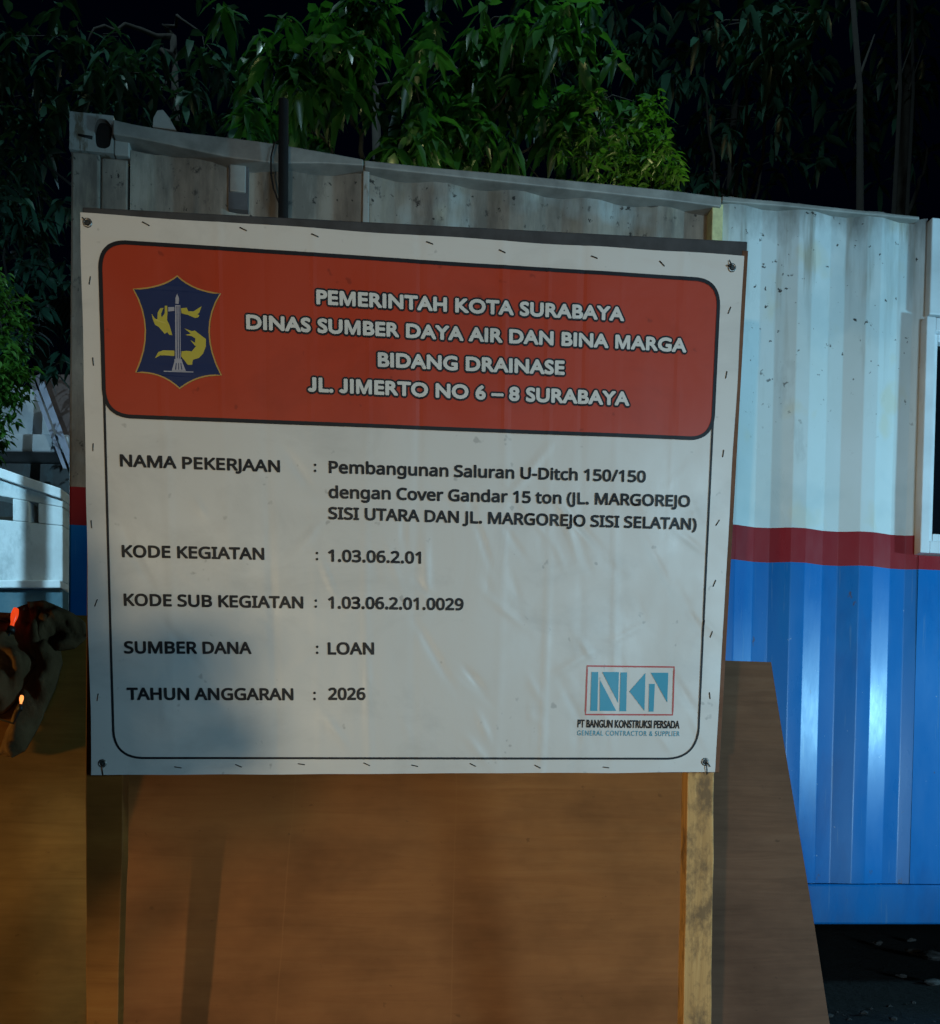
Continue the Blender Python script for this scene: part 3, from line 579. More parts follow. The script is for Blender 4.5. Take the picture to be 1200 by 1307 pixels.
# ------------------------------------------------------------------ the sign board
GL = json.loads(r'''{"H":{"&":[625,["495,339 463,282 443,253 422,229 326,339 383,384 422,428 444,473 451,521 439,579 405,626 353,658 287,669 215,658 160,626 124,577 112,512 118,469 135,427 160,388 189,354 124,311 73,264 40,211 28,153 42,89 79,38 134,4 200,-9 248,-4 299,13 355,45 416,93 494,0 620,0 482,160 518,204 549,250 575,296 593,339","356,161 320,129 284,103 247,87 210,81 179,87 153,102 134,125 126,153 134,190 157,223 194,255 245,289","208,521 214,547 229,567 253,581 282,586 313,581 338,566 354,544 360,516 356,490 343,465 316,437 271,405 249,429 229,458 214,489"]],".":[219,["109,111 86,106 67,93 54,74 49,51 54,28 67,9 86,-4 109,-9 132,-4 151,9 164,28 169,51 164,74 151,93 132,106"]],"6":[500,["317,691 200,594 114,482 62,360 44,233 60,134 105,58 174,9 264,-9 341,7 405,51 449,116 465,195 450,274 410,337 350,379 274,394 242,392 189,376 167,366 198,437 246,506 307,567 376,616","146,265 200,294 225,299 254,301 299,293 335,271 358,238 367,196 359,150 337,115 302,92 258,84 207,97 166,133 143,189"]],"8":[500,["468,184 462,234 444,280 414,318 373,348 411,380 437,416 453,454 458,493 443,572 401,634 337,676 257,691 174,676 108,635 64,573 48,495 53,453 69,414 95,378 129,348 86,317 56,279 38,235 32,185 49,109 95,47 165,6 252,-9 337,6 406,47 451,108","360,495 352,456 329,423 295,401 253,393 212,401 178,424 155,457 146,497 154,539 176,570 211,591 255,598 297,590 330,569 352,536","370,192 362,151 340,117 302,93 250,84 202,92 164,114 139,149 130,192 139,236 163,270 202,292 252,300 300,292 337,269 361,235"]],"A":[667,["362,686 293,686 0,0 100,0 186,201 476,201 567,0 667,0","326,536 436,289 224,289"]],"B":[563,["75,0 309,0 418,17 490,60 530,118 543,182 532,246 499,298 448,337 379,360 425,387 458,419 477,459 483,508 471,571 433,627 368,667 273,682 75,682","173,594 263,594 320,586 356,566 376,535 382,499 373,451 346,417 301,397 238,390 173,390","173,302 291,302 358,294 405,272 433,239 442,196 435,158 412,123 367,98 296,88 173,88"]],"C":[708,["656,635 590,660 530,678 475,688 422,691 272,664 154,589 76,475 48,331 69,218 136,107 251,24 416,-9 490,-5 554,8 611,27 663,51 663,158 604,125 544,101 484,86 425,81 313,100 226,153 169,235 149,340 170,444 227,527 313,581 421,601 479,597 537,584 595,562 656,530"]],"D":[750,["76,0 342,0 493,29 607,105 679,214 704,341 683,462 617,572 504,651 341,682 76,682","174,594 325,594 449,574 536,519 586,438 603,341 592,266 550,183 466,116 330,88 174,88"]],"E":[500,["462,682 75,682 75,0 471,0 471,88 173,88 173,300 452,300 452,388 173,388 173,594 462,594"]],"G":[740,["673,336 444,336 444,248 575,248 575,108 503,89 466,83 427,81 316,100 228,154 171,235 151,340 171,443 227,526 310,581 414,601 476,597 537,584 599,563 659,534 659,633 587,661 527,679 473,688 416,691 271,664 155,589 78,477 50,337 77,199 153,89 268,17 413,-9 481,-6 544,4 607,21 673,47"]],"H":[729,["653,682 555,682 555,385 173,385 173,682 75,682 75,0 173,0 173,297 555,297 555,0 653,0"]],"I":[250,["174,682 76,682 76,0 174,0"]],"J":[390,["300,682 300,165 291,110 265,61 224,23 174,-1 118,-8 63,3 15,31 -23,72 66,129 81,112 100,101 122,97 145,100 165,109 181,124 191,143 195,165 195,682"]],"K":[656,["285,359 582,682 460,682 173,370 173,682 75,682 75,0 173,0 173,337 520,0 655,0"]],"L":[490,["172,682 74,682 74,0 480,0 480,88 172,88"]],"M":[848,["91,0 91,682 214,682 421,124 634,682 757,682 757,0 674,0 681,597 454,0 386,0 166,597 168,0"]],"N":[781,["706,682 614,682 614,154 152,682 74,682 74,0 166,0 166,525 622,0 706,0"]],"O":[823,["45,341 71,208 143,97 258,20 409,-9 564,20 680,97 753,209 778,341 752,476 679,587 563,663 411,691 261,663 145,587 71,475","146,341 166,445 222,527 305,581 411,601 517,581 601,527 657,445 677,341 657,238 601,155 517,101 411,81 305,101 222,155 166,238"]],"P":[510,["70,682 70,0 168,0 168,295 270,295 373,310 444,350 486,411 500,486 487,562 447,625 380,667 283,682","168,594 283,594 339,585 374,561 393,527 399,490 391,445 366,411 329,390 279,383 168,383"]],"R":[604,["77,682 77,0 175,0 175,296 216,296 253,291 292,271 338,223 397,140 487,0 604,0 531,103 474,195 439,246 402,289 359,324 408,351 443,389 465,436 473,491 457,571 413,631 342,669 249,682","175,598 238,598 299,591 340,571 364,538 372,495 366,454 345,418 303,393 238,384 175,384"]],"S":[458,["399,643 362,664 325,679 286,688 247,691 162,678 97,642 55,584 40,509 86,396 188,320 289,252 335,165 328,136 308,108 273,87 224,79 175,85 128,105 84,136 44,178 44,54 87,26 133,6 182,-5 235,-9 311,5 372,43 412,102 426,176 380,303 279,381 177,443 131,522 139,555 161,581 196,597 239,603 275,600 315,588 356,566 399,532"]],"T":[604,["587,682 17,682 17,594 253,594 253,0 351,0 351,594 587,594"]],"U":[708,["648,682 550,682 550,285 548,240 542,200 528,165 507,136 479,114 444,97 399,85 347,81 305,85 266,95 231,113 200,139 181,163 168,192 161,229 159,279 159,682 61,682 61,258 85,138 149,55 240,7 345,-9 478,11 573,67 629,154 648,268"]],"Y":[604,["301,447 118,682 0,682 253,361 253,0 351,0 351,360 604,682 486,682"]],"\u2013":[500,["509,285 -9,285 -9,221 509,221"]]," ":[278,[]]},"B":{"(":[202,["126,-106 102,-76 81,-43 64,-9 40,66 28,144 28,225 40,304 64,379 81,415 126,480 181,480 140,413 110,340 93,264 88,224 88,146 100,70 110,32 140,-40 159,-74 181,-106"]],")":[202,["21,-106 43,-74 78,-5 101,70 109,108 115,185 109,264 91,340 78,378 42,447 20,480 76,480 100,448 120,415 151,342 169,265 175,184 169,104 151,28 137,-9 100,-76 76,-106"]],"-":[216,["27,154 27,206 189,206 189,154"]],".":[180,["74,-7 60,1 51,15 48,36 51,57 60,71 81,81 106,79 125,65 131,48 129,15 119,1 106,-7 98,-9"]],"/":[250,["7,0 185,480 243,480 64,0"]],"0":[384,["191,-7 153,-3 121,10 93,30 72,59 55,95 43,137 35,186 34,278 42,344 58,399 69,422 99,458 140,480 164,485 191,487 229,483 262,471 289,450 312,422 329,386 341,344 349,296 350,203 342,137 326,82 314,59 300,39 284,23 265,10 243,1 219,-5","191,44 216,47 237,56 255,71 268,92 278,120 286,154 290,194 290,286 286,326 278,360 268,388 255,409 237,424 216,433 191,437 166,433 145,424 128,409 115,388 105,360 93,286 93,194 105,120 115,93 128,71 145,56 166,47"]],"1":[384,["181,0 183,418 91,339 60,379 189,480 238,480 238,0"]],"2":[384,["32,0 32,49 231,254 257,296 269,339 268,374 256,404 246,415 219,431 203,435 152,433 123,424 69,390 38,430 68,452 102,470 141,482 185,486 217,484 245,478 270,467 291,452 308,434 320,412 327,387 330,359 326,322 306,272 257,207 107,56 349,54 349,0"]],"3":[384,["108,-4 60,7 30,19 30,75 95,51 163,43 218,49 239,57 256,68 268,82 277,98 282,117 284,138 282,159 275,176 264,191 249,202 229,211 180,221 103,222 103,273 178,274 202,279 223,287 240,298 253,311 263,326 269,344 271,363 265,394 257,407 234,426 219,432 183,437 147,434 76,405 62,396 33,437 78,464 116,478 159,485 218,484 248,478 274,467 294,453 311,435 322,415 329,392 331,367 329,344 324,324 316,306 304,290 290,277 253,258 232,253 282,237 302,227 318,214 330,198 339,179 344,159 345,116 335,79 315,47 302,33 266,11 245,3 192,-6"]],"5":[384,["167,-7 97,0 54,13 42,19 42,75 101,52 151,44 192,45 215,50 235,58 253,69 267,83 277,101 283,122 284,169 278,189 269,205 257,219 240,230 219,238 194,243 134,243 83,234 54,253 72,480 312,480 312,426 122,426 111,287 185,294 220,292 251,285 279,273 302,257 321,237 335,213 343,185 346,153 343,118 334,87 319,59 299,36 273,17 242,4 207,-4"]],"6":[384,["200,-7 157,-1 118,16 100,29 84,45 59,86 49,111 42,139 38,170 39,256 51,331 68,376 92,417 125,449 169,473 224,485 310,482 316,480 316,430 258,438 215,434 181,422 153,404 132,380 111,335 102,301 96,244 100,244 119,266 143,284 174,296 214,300 243,298 270,291 294,279 314,262 331,241 343,216 350,187 353,154 350,119 342,87 329,60 311,36 289,17 263,4 233,-4","220,45 238,50 254,58 268,70 279,86 288,105 293,128 293,176 281,212 271,227 258,239 242,247 223,252 186,253 146,241 117,217 100,187 97,151 108,108 122,82 142,61 168,48 183,44"]],"9":[384,["75,-2 69,0 69,50 112,42 171,46 189,50 233,75 254,99 275,144 284,179 289,235 285,235 256,204 228,189 211,183 171,179 142,182 115,189 92,201 72,217 55,238 43,263 36,292 35,349 44,392 63,428 90,456 106,467 143,481 164,485 209,485 250,473 287,450 316,415 328,393 344,340 348,309 349,249 340,173 327,125 307,82 279,46 240,17 191,-1 161,-5","200,226 227,233 261,254 282,282 289,303 287,342 272,384 244,418 218,432 187,437 167,435 149,430 133,421 119,409 107,393 99,374 94,351 93,303 105,267 115,252 127,241 143,232 162,227"]],":":[180,["74,281 60,289 51,303 48,324 51,345 60,359 81,369 106,367 125,353 131,336 129,303 113,284 98,279","74,-7 60,1 51,15 48,36 51,57 60,71 81,81 106,79 125,65 131,48 129,15 119,1 106,-7 98,-9"]],"A":[429,["0,0 187,482 242,482 428,0 366,0 308,148 118,148 61,0","138,202 290,202 214,419 193,347"]],"B":[437,["65,0 65,480 244,478 281,473 312,465 338,453 358,437 373,417 381,391 384,361 383,340 371,305 361,290 348,278 314,260 293,255 293,251 335,240 359,227 378,209 392,185 399,154 400,136 397,106 389,79 375,55 356,36 331,20 303,9 270,2 234,0","126,275 243,277 266,280 285,286 299,295 309,306 316,320 322,354 320,372 315,388 306,401 294,411 258,424 205,428 126,428","126,51 252,53 276,57 296,65 311,76 322,89 330,105 336,141 334,159 329,175 310,202 294,212 274,219 248,224 126,225"]],"C":[425,["226,-5 194,1 165,10 139,24 116,40 96,60 79,83 65,109 47,170 42,204 43,276 48,309 56,340 67,368 82,395 100,418 121,438 146,455 173,469 203,478 236,484 271,486 308,484 342,479 374,470 404,458 379,407 316,429 271,433 234,430 202,420 173,404 149,381 130,353 116,320 108,282 105,240 107,197 115,160 128,127 146,98 169,76 198,59 231,50 270,46 371,61 385,65 385,13 298,-6"]],"D":[490,["65,0 65,480 213,480 281,473 338,453 363,438 385,419 404,398 420,374 433,346 442,315 447,282 449,244 445,187 433,138 412,96 383,61 347,35 304,15 255,4 199,0","126,52 191,52 276,64 337,99 373,159 385,242 383,287 374,326 359,358 338,383 312,403 281,417 245,425 204,428 126,428"]],"E":[374,["65,0 65,480 333,480 333,426 126,426 126,277 321,277 321,224 126,224 126,53 333,53 333,0"]],"G":[489,["235,-5 202,1 172,10 145,23 121,40 100,59 82,82 67,108 56,137 48,169 43,203 41,240 48,310 58,341 71,370 87,396 107,419 129,439 155,456 185,469 217,479 309,486 383,475 433,458 410,406 336,429 286,433 245,430 210,420 178,404 152,381 131,353 116,320 107,282 104,240 109,186 114,161 133,118 146,100 162,84 181,70 202,59 254,47 379,57 379,199 273,199 273,253 439,253 439,18 361,-1 295,-6"]],"H":[498,["65,0 65,480 126,480 126,277 371,277 371,480 432,480 432,0 371,0 371,224 126,224 126,0"]],"I":[228,["27,0 27,35 83,48 83,431 27,445 27,480 200,480 200,445 144,431 144,48 200,35 200,0"]],"J":[183,["-37,-124 -52,-119 -52,-68 -4,-75 28,-68 42,-59 56,-35 62,3 62,480 122,480 122,7 120,-25 114,-53 103,-76 88,-95 69,-109 48,-119 24,-126"]],"K":[416,["65,0 65,480 126,480 126,243 338,480 408,480 218,271 416,0 345,0 175,229 126,186 126,0"]],"L":[352,["65,0 65,480 126,480 126,54 335,54 335,0"]],"M":[609,["65,0 65,480 154,480 302,87 455,480 544,480 544,0 484,0 489,420 326,0 277,0 119,420 121,0"]],"N":[511,["65,0 65,480 135,480 391,83 389,480 445,480 445,0 375,0 118,398 121,268 121,0"]],"O":[525,["263,-7 227,-5 194,1 165,11 139,24 116,41 96,61 79,84 65,111 47,171 42,205 42,277 47,310 65,370 79,396 96,419 116,439 139,456 165,470 195,479 227,485 263,487 298,485 329,479 358,470 384,456 407,440 427,420 444,397 458,370 469,341 477,310 482,277 484,240 482,204 469,139 458,110 444,84 427,61 407,41 384,24 358,11 329,1 297,-5","263,46 301,49 333,59 361,75 382,98 399,126 410,159 417,198 420,240 417,283 410,321 399,354 382,382 361,405 334,421 301,431 263,434 225,431 193,421 165,405 143,382 126,354 114,321 107,283 105,240 107,198 114,159 126,126 143,98 165,75 192,59 225,49"]],"P":[406,["65,0 65,480 192,480 236,477 273,470 304,459 329,443 348,422 361,398 369,370 372,338 368,300 354,264 344,248 314,220 294,208 272,199 245,192 215,188 126,187 126,0","126,238 206,240 234,244 257,251 276,261 291,274 301,290 308,311 310,336 308,357 302,376 293,392 280,405 263,415 242,422 187,428 126,428"]],"R":[418,["65,0 65,480 197,480 239,477 275,471 305,460 329,446 348,426 361,403 369,375 372,343 369,308 358,279 342,256 300,225 276,215 408,0 337,0 221,198 126,198 126,0","126,249 225,251 248,255 267,262 283,272 294,285 303,301 308,319 310,340 308,362 303,381 294,396 281,407 265,416 222,426 126,427"]],"S":[369,["166,-7 91,-1 34,16 34,74 94,54 150,46 194,47 234,57 249,66 270,91 275,106 276,134 267,163 243,185 203,207 135,233 110,246 72,276 58,294 48,314 42,338 40,364 45,400 60,429 83,454 114,471 151,483 213,486 282,475 326,459 307,408 238,429 192,433 171,432 137,422 124,414 114,404 107,392 101,363 107,332 117,315 144,294 278,233 314,203 329,178 336,146 337,128 334,98 326,72 311,48 291,29 266,13 236,2 203,-4"]],"T":[374,["156,0 156,426 7,426 7,480 366,480 366,426 217,426 217,0"]],"U":[491,["243,-7 201,-4 164,5 133,21 107,42 87,68 72,98 63,133 60,171 60,480 121,480 121,169 123,141 129,117 138,96 152,78 170,64 191,54 217,48 246,46 277,48 303,54 324,65 341,80 354,99 363,120 368,143 370,169 370,480 430,480 429,145 418,100 410,80 384,44 368,29 348,16 326,6 301,-1"]],"a":[377,["121,-5 80,8 63,19 49,34 39,52 33,74 31,100 34,125 41,148 55,167 73,183 97,196 127,206 162,212 265,217 260,277 254,290 245,301 222,314 176,318 124,306 89,291 71,335 126,357 159,364 193,366 224,364 251,359 273,350 291,337 305,321 314,300 320,275 322,245 322,0 279,0 268,51 229,15 202,1 166,-6","180,43 200,47 218,55 234,66 247,80 256,98 262,119 264,176 180,172 133,161 107,142 98,130 92,99 93,85 102,63 120,49 144,42"]],"b":[413,["228,-7 189,-3 158,9 125,35 116,46 111,46 99,0 57,0 57,510 116,510 113,312 158,351 189,362 228,366 260,363 288,354 313,340 335,319 353,293 366,261 374,223 376,180 374,137 366,99 353,67 335,40 313,20 288,5 259,-4","219,42 242,45 261,51 278,62 291,78 302,98 309,121 315,181 309,240 291,283 260,308 218,317 191,315 169,309 152,298 138,284 129,265 122,242 116,182 122,121 128,97 138,78 151,62 169,51 192,45"]],"c":[322,["156,-2 117,13 99,24 83,38 58,73 42,120 38,147 38,210 42,238 49,264 71,306 101,336 139,356 182,365 259,361 300,347 282,298 214,315 158,306 125,281 105,238 98,179 100,148 105,121 113,98 124,79 138,64 156,53 177,46 229,46 294,65 294,13 243,-4 216,-6"]],"d":[413,["185,-7 153,-4 124,5 99,20 77,40 60,66 47,98 39,136 37,179 39,223 47,261 60,293 78,319 100,340 125,355 153,364 185,367 223,363 254,351 278,334 297,314 301,314 297,367 297,510 356,510 356,0 308,0 300,48 254,9 223,-3","194,42 221,44 243,50 261,60 274,74 284,91 292,113 298,179 292,238 285,262 275,282 262,297 244,309 221,315 193,318 171,315 152,308 135,296 122,280 111,259 104,235 98,178 104,121 111,98 122,78 135,62 152,51 171,45"]],"e":[379,["185,-5 162,-2 120,14 101,26 85,40 59,76 49,98 42,122 37,177 38,206 48,257 68,299 96,331 112,344 151,361 196,367 239,362 276,347 305,322 327,290 335,271 345,204 345,169 98,169 101,140 107,115 116,93 129,76 146,62 165,52 188,46 245,45 314,63 328,69 328,17 260,-4","99,216 283,216 277,257 262,290 250,302 234,311 216,317 175,317 158,312 142,303 129,291 109,259"]],"g":[413,["157,-160 92,-148 65,-138 65,-84 93,-96 125,-105 160,-110 198,-112 220,-110 240,-105 256,-97 271,-85 283,-70 291,-53 296,-33 300,48 276,24 251,7 221,-3 185,-7 152,-4 123,6 98,21 76,42 59,69 47,101 39,138 37,179 39,220 47,256 59,288 76,316 98,338 123,354 152,364 185,367 234,359 263,346 287,325 298,312 309,360 356,360 356,-6 353,-42 346,-74 334,-100 317,-122 294,-139 267,-151 233,-159","219,43 241,49 259,58 273,71 284,88 292,109 297,135 297,214 292,243 284,267 273,285 258,299 240,309 218,315 193,317 172,315 153,308 137,297 123,281 112,261 104,237 98,179 104,120 112,96 123,77 136,61 153,50 172,44"]],"h":[415,["57,0 57,510 116,510 113,310 117,310 137,334 164,352 212,365 260,364 287,358 309,348 328,335 342,317 352,294 359,267 361,234 361,0 302,0 302,230 297,268 282,295 257,312 222,317 194,315 171,309 152,298 139,283 129,264 122,242 116,186 116,0"]],"i":[173,["74,422 58,434 52,457 58,481 74,493 100,493 116,481 122,457 116,434 94,420","57,0 57,360 116,360 116,0"]],"l":[173,["57,0 57,510 116,510 116,0"]],"m":[628,["57,0 57,360 105,360 113,311 117,311 137,336 162,353 207,366 223,367 262,363 293,352 317,333 333,306 371,344 418,363 452,367 481,365 505,359 526,349 543,335 557,317 566,295 572,267 574,234 574,0 515,0 515,232 511,269 497,296 474,312 442,317 418,315 397,309 380,300 367,287 357,270 350,250 346,226 345,0 286,0 286,232 281,269 268,296 245,312 212,317 187,315 166,309 150,298 137,283 128,265 121,242 117,216 116,0"]],"n":[415,["57,0 57,360 105,360 113,311 117,311 138,336 165,353 213,366 261,365 287,359 309,349 328,335 342,317 352,295 359,267 361,234 361,0 302,0 302,230 297,268 282,295 257,312 222,317 194,315 171,309 153,298 139,283 129,265 122,242 116,187 116,0"]],"o":[406,["202,-7 157,-1 117,15 84,42 70,59 58,79 42,125 37,181 40,223 48,260 62,292 82,318 106,339 135,355 168,364 204,367 250,361 290,345 308,333 324,318 349,282 365,236 370,181 367,139 359,101 345,69 325,42 300,21 271,6 239,-4","203,42 229,45 251,52 269,63 283,80 295,100 303,123 309,181 303,238 295,261 283,281 269,297 251,308 229,315 203,317 177,315 155,308 137,297 123,281 112,261 104,238 98,181 104,123 112,100 123,80 138,63 156,52 178,45"]],"r":[278,["57,0 57,360 105,360 112,294 147,334 174,355 207,365 267,363 260,308 221,313 194,309 169,298 147,280 124,241 117,210 116,0"]],"t":[243,["127,-1 104,9 85,26 70,50 65,66 62,105 62,314 11,314 11,343 62,366 86,443 121,443 121,360 225,360 225,314 121,314 122,91 130,66 145,51 165,43 228,49 228,4 175,-7"]],"u":[415,["153,-5 127,1 104,11 86,25 72,42 61,65 55,92 53,124 53,360 113,360 113,128 118,91 133,64 158,48 193,42 220,44 243,51 262,61 276,76 286,95 293,117 299,173 299,360 358,360 358,0 310,0 301,48 277,23 250,6 201,-6"]],"v":[341,["136,0 0,360 63,360 169,52 201,148 278,360 341,360 204,0"]]," ":[174,[]]}}''')

def wr(a, b):
    """wrinkles of the banner: fold creases, soft waves, a few diagonal pulls"""
    h = 0.0030*noise.noise((a*2.2, b*1.6, 1.3)) + 0.0016*noise.noise((a*7, b*2.5, 7.7))
    for x, s, wd in CREASE:
        d = (a - x - 0.006*math.sin(b*5+x*9))/wd
        if abs(d) < 4: h += 0.75*s*math.exp(-d*d)*(0.35+0.65*max(0, math.sin(b*4.1+x*37)))
    for x, y, ang, L, s, wd in PULLS:
        dx, dy = a-x, b-y
        u = dx*math.cos(ang)+dy*math.sin(ang); v = -dx*math.sin(ang)+dy*math.cos(ang)
        if abs(v) < 4*wd and abs(u) < 1.6*L: h += s*math.exp(-(v/wd)**2-(u/L)**2)
    return h
SX = lambda px, py: SF.hit(px, py)
CREASE = [(SX(x, 640)[0], s, w) for x, s, w in ((212, .0010, .006), (290, .0013, .005), (345, -.0012, .006), (402, .0010, .004), (470, .0013, .005), (532, -.0013, .006), (640, .0012, .007), (697, .0018, .005), (740, -.0015, .006), (786, .0012, .005), (858, .0012, .006))]
PULLS = []
_r = random.Random(3)
for k in range(90):
    px = _r.uniform(600, 905) if k < 62 else _r.uniform(170, 600); py = _r.uniform(590, 960)
    a, b = SX(px, py)
    PULLS.append((a, b, R(_r.choice((-62, -48, 105, 118, 40)) + _r.uniform(-14, 14)), _r.uniform(.015, .07), _r.uniform(-.0023, .0023), _r.uniform(.0022, .007)))
BT = 0.0085                                   # the banner lies this far in front of the board
def SP(a, b, c): return SF.p(a, b, BT + wr(a, b) + c)

def quadgrid(c4, nx, ny):
    """grid over a plane quad TL,TR,BR,BL given in (a,b)"""
    pts = []
    for j in range(ny+1):
        t = j/ny
        for i in range(nx+1):
            s = i/nx
            l = (c4[0][0]*(1-t)+c4[3][0]*t, c4[0][1]*(1-t)+c4[3][1]*t)
            r = (c4[1][0]*(1-t)+c4[2][0]*t, c4[1][1]*(1-t)+c4[2][1]*t)
            pts.append((l[0]*(1-s)+r[0]*s, l[1]*(1-s)+r[1]*s))
    return pts, [(j*(nx+1)+i, j*(nx+1)+i+1, (j+1)*(nx+1)+i+1, (j+1)*(nx+1)+i) for j in range(ny) for i in range(nx)]

def rquad(c4, r, seg=10, per=220):
    """outline of a quad with rounded corners, many points, in (a,b)"""
    out = []
    n = 4
    for k in range(4):
        p, q0, q1 = Vector(c4[k]), Vector(c4[k-1]), Vector(c4[(k+1) % 4])
        d0, d1 = (q0-p).normalized(), (q1-p).normalized()
        rr = r[k] if isinstance(r, (list, tuple)) else r
        A, B = p+d0*rr, p+d1*rr
        for i in range(seg+1):
            t = i/seg
            out.append(A*(1-t)**2*0.5 + p*(2*t*(1-t)*0.5+0.5*(1-(1-t)**2-t**2)) + B*t*t*0.5 + (A*(1-t)**2+p*2*t*(1-t)+B*t*t)*0.5 if False else A*(1-t)**2 + p*2*t*(1-t)*0.92 + (A+B)*0.5*2*t*(1-t)*0.08 + B*t*t)
        r2 = r[(k+1) % 4] if isinstance(r, (list, tuple)) else r
        E = q1 + (p-q1).normalized()*r2
        for i in range(1, per): out.append(B + (E-B)*i/per)
    return [tuple(v) for v in out]

def band(outline, wdt):
    """closed band of width wdt straddling an outline -> verts (a,b), faces"""
    n = len(outline); vs = []
    for i in range(n):
        p = Vector(outline[i]); t = (Vector(outline[(i+1) % n])-Vector(outline[i-1])).normalized()
        nn = Vector((-t.y, t.x))
        vs += [tuple(p+nn*wdt/2), tuple(p-nn*wdt/2)]
    return vs, [(2*i, 2*i+1, (2*i+3) % (2*n), (2*i+2) % (2*n)) for i in range(n)]

def flat(name, pieces, c, mat, parent):
    """printed shape: pieces = [(verts in (a,b), faces, extra c)] laid on the wrinkled banner"""
    mb = MB()
    for vs, fs, e in pieces: mb.add([SP(a, b, c+e) for a, b in vs], fs)
    o = mb.build(name, mat, parent, fix=False)
    bm = bmesh.new(); bm.from_mesh(o.data)
    inv = [f for f in bm.faces if f.normal.dot(SF.n) < 0]
    bmesh.ops.reverse_faces(bm, faces=inv); bm.to_mesh(o.data); bm.free()
    return o

_gc = {}
def glyph_mesh(font, ch):
    """triangulated glyph (x, y in em) with its holes"""
    if (font, ch) in _gc: return _gc[font, ch]
    adv, cs = GL[font][ch]
    if cs:
        cu = bpy.data.curves.new('g', 'CURVE'); cu.dimensions = '2D'; cu.fill_mode = 'BOTH'
        for s in cs:
            pts = [tuple(map(int, q.split(','))) for q in s.split(' ')]
            sp = cu.splines.new('POLY'); sp.points.add(len(pts)-1); sp.use_cyclic_u = True
            for p, (x, y) in zip(sp.points, pts): p.co = (x/1000, y/1000, 0, 1)
        o = bpy.data.objects.new('g', cu); C.collection.objects.link(o)
        bpy.context.view_layer.update()
        me = bpy.data.meshes.new_from_object(o.evaluated_get(bpy.context.evaluated_depsgraph_get()))
        r = (adv/1000, [(v.co.x, v.co.y) for v in me.vertices], [tuple(p.vertices) for p in me.polygons])
        bpy.data.objects.remove(o); bpy.data.curves.remove(cu); bpy.data.meshes.remove(me)
    else: r = (adv/1000, [], [])
    _gc[font, ch] = r
    return r

def textline(text, font, p0, p1, cap, bold, track=0.0):
    """pieces for one line: baseline from pixel p0 to p1, cap height in pixels, stroke grown by bold pixels"""
    A, B = Vector(SX(*p0)), Vector(SX(*p1))
    A1 = Vector(SX(p0[0], p0[1]-cap)); hcap = (A1-A).length
    px = hcap/cap
    capem = max(v[1] for v in glyph_mesh(font, 'N')[1])
    xs = []; pen = 0.0
    for ch in text:
        xs.append(pen); pen += glyph_mesh(font, ch)[0] + track
    first = glyph_mesh(font, text[0]); last = glyph_mesh(font, text[-1])
    left = min(v[0] for v in first[1]); right = xs[-1] + max(v[0] for v in last[1])
    d = (B-A); L = d.length - 2*bold*px; d.normalize()
    sx = L/(right-left); sy = (hcap-2*bold*px)/capem
    up = Vector((-d.y, d.x))
    O = A + d*bold*px + up*bold*px
    offs = [(0, 0)] + [(math.cos(2*math.pi*k/10), math.sin(2*math.pi*k/10)) for k in range(10)] if bold > 0 else [(0, 0)]
    pieces = []
    for k, (ox, oy) in enumerate(offs):
        for ch, x in zip(text, xs):
            _, vs, fs = glyph_mesh(font, ch)
            if not vs: continue
            q = [tuple(O + d*((x+vx-left)*sx + ox*bold*px) + up*(vy*sy + oy*bold*px)) for vx, vy in vs]
            pieces.append((q, fs, k*0.000012))
    return pieces

def poly(pts):
    return ([SX(*p) for p in pts], [tuple(t) for t in earclip([SX(*p) for p in pts])], 0.0)

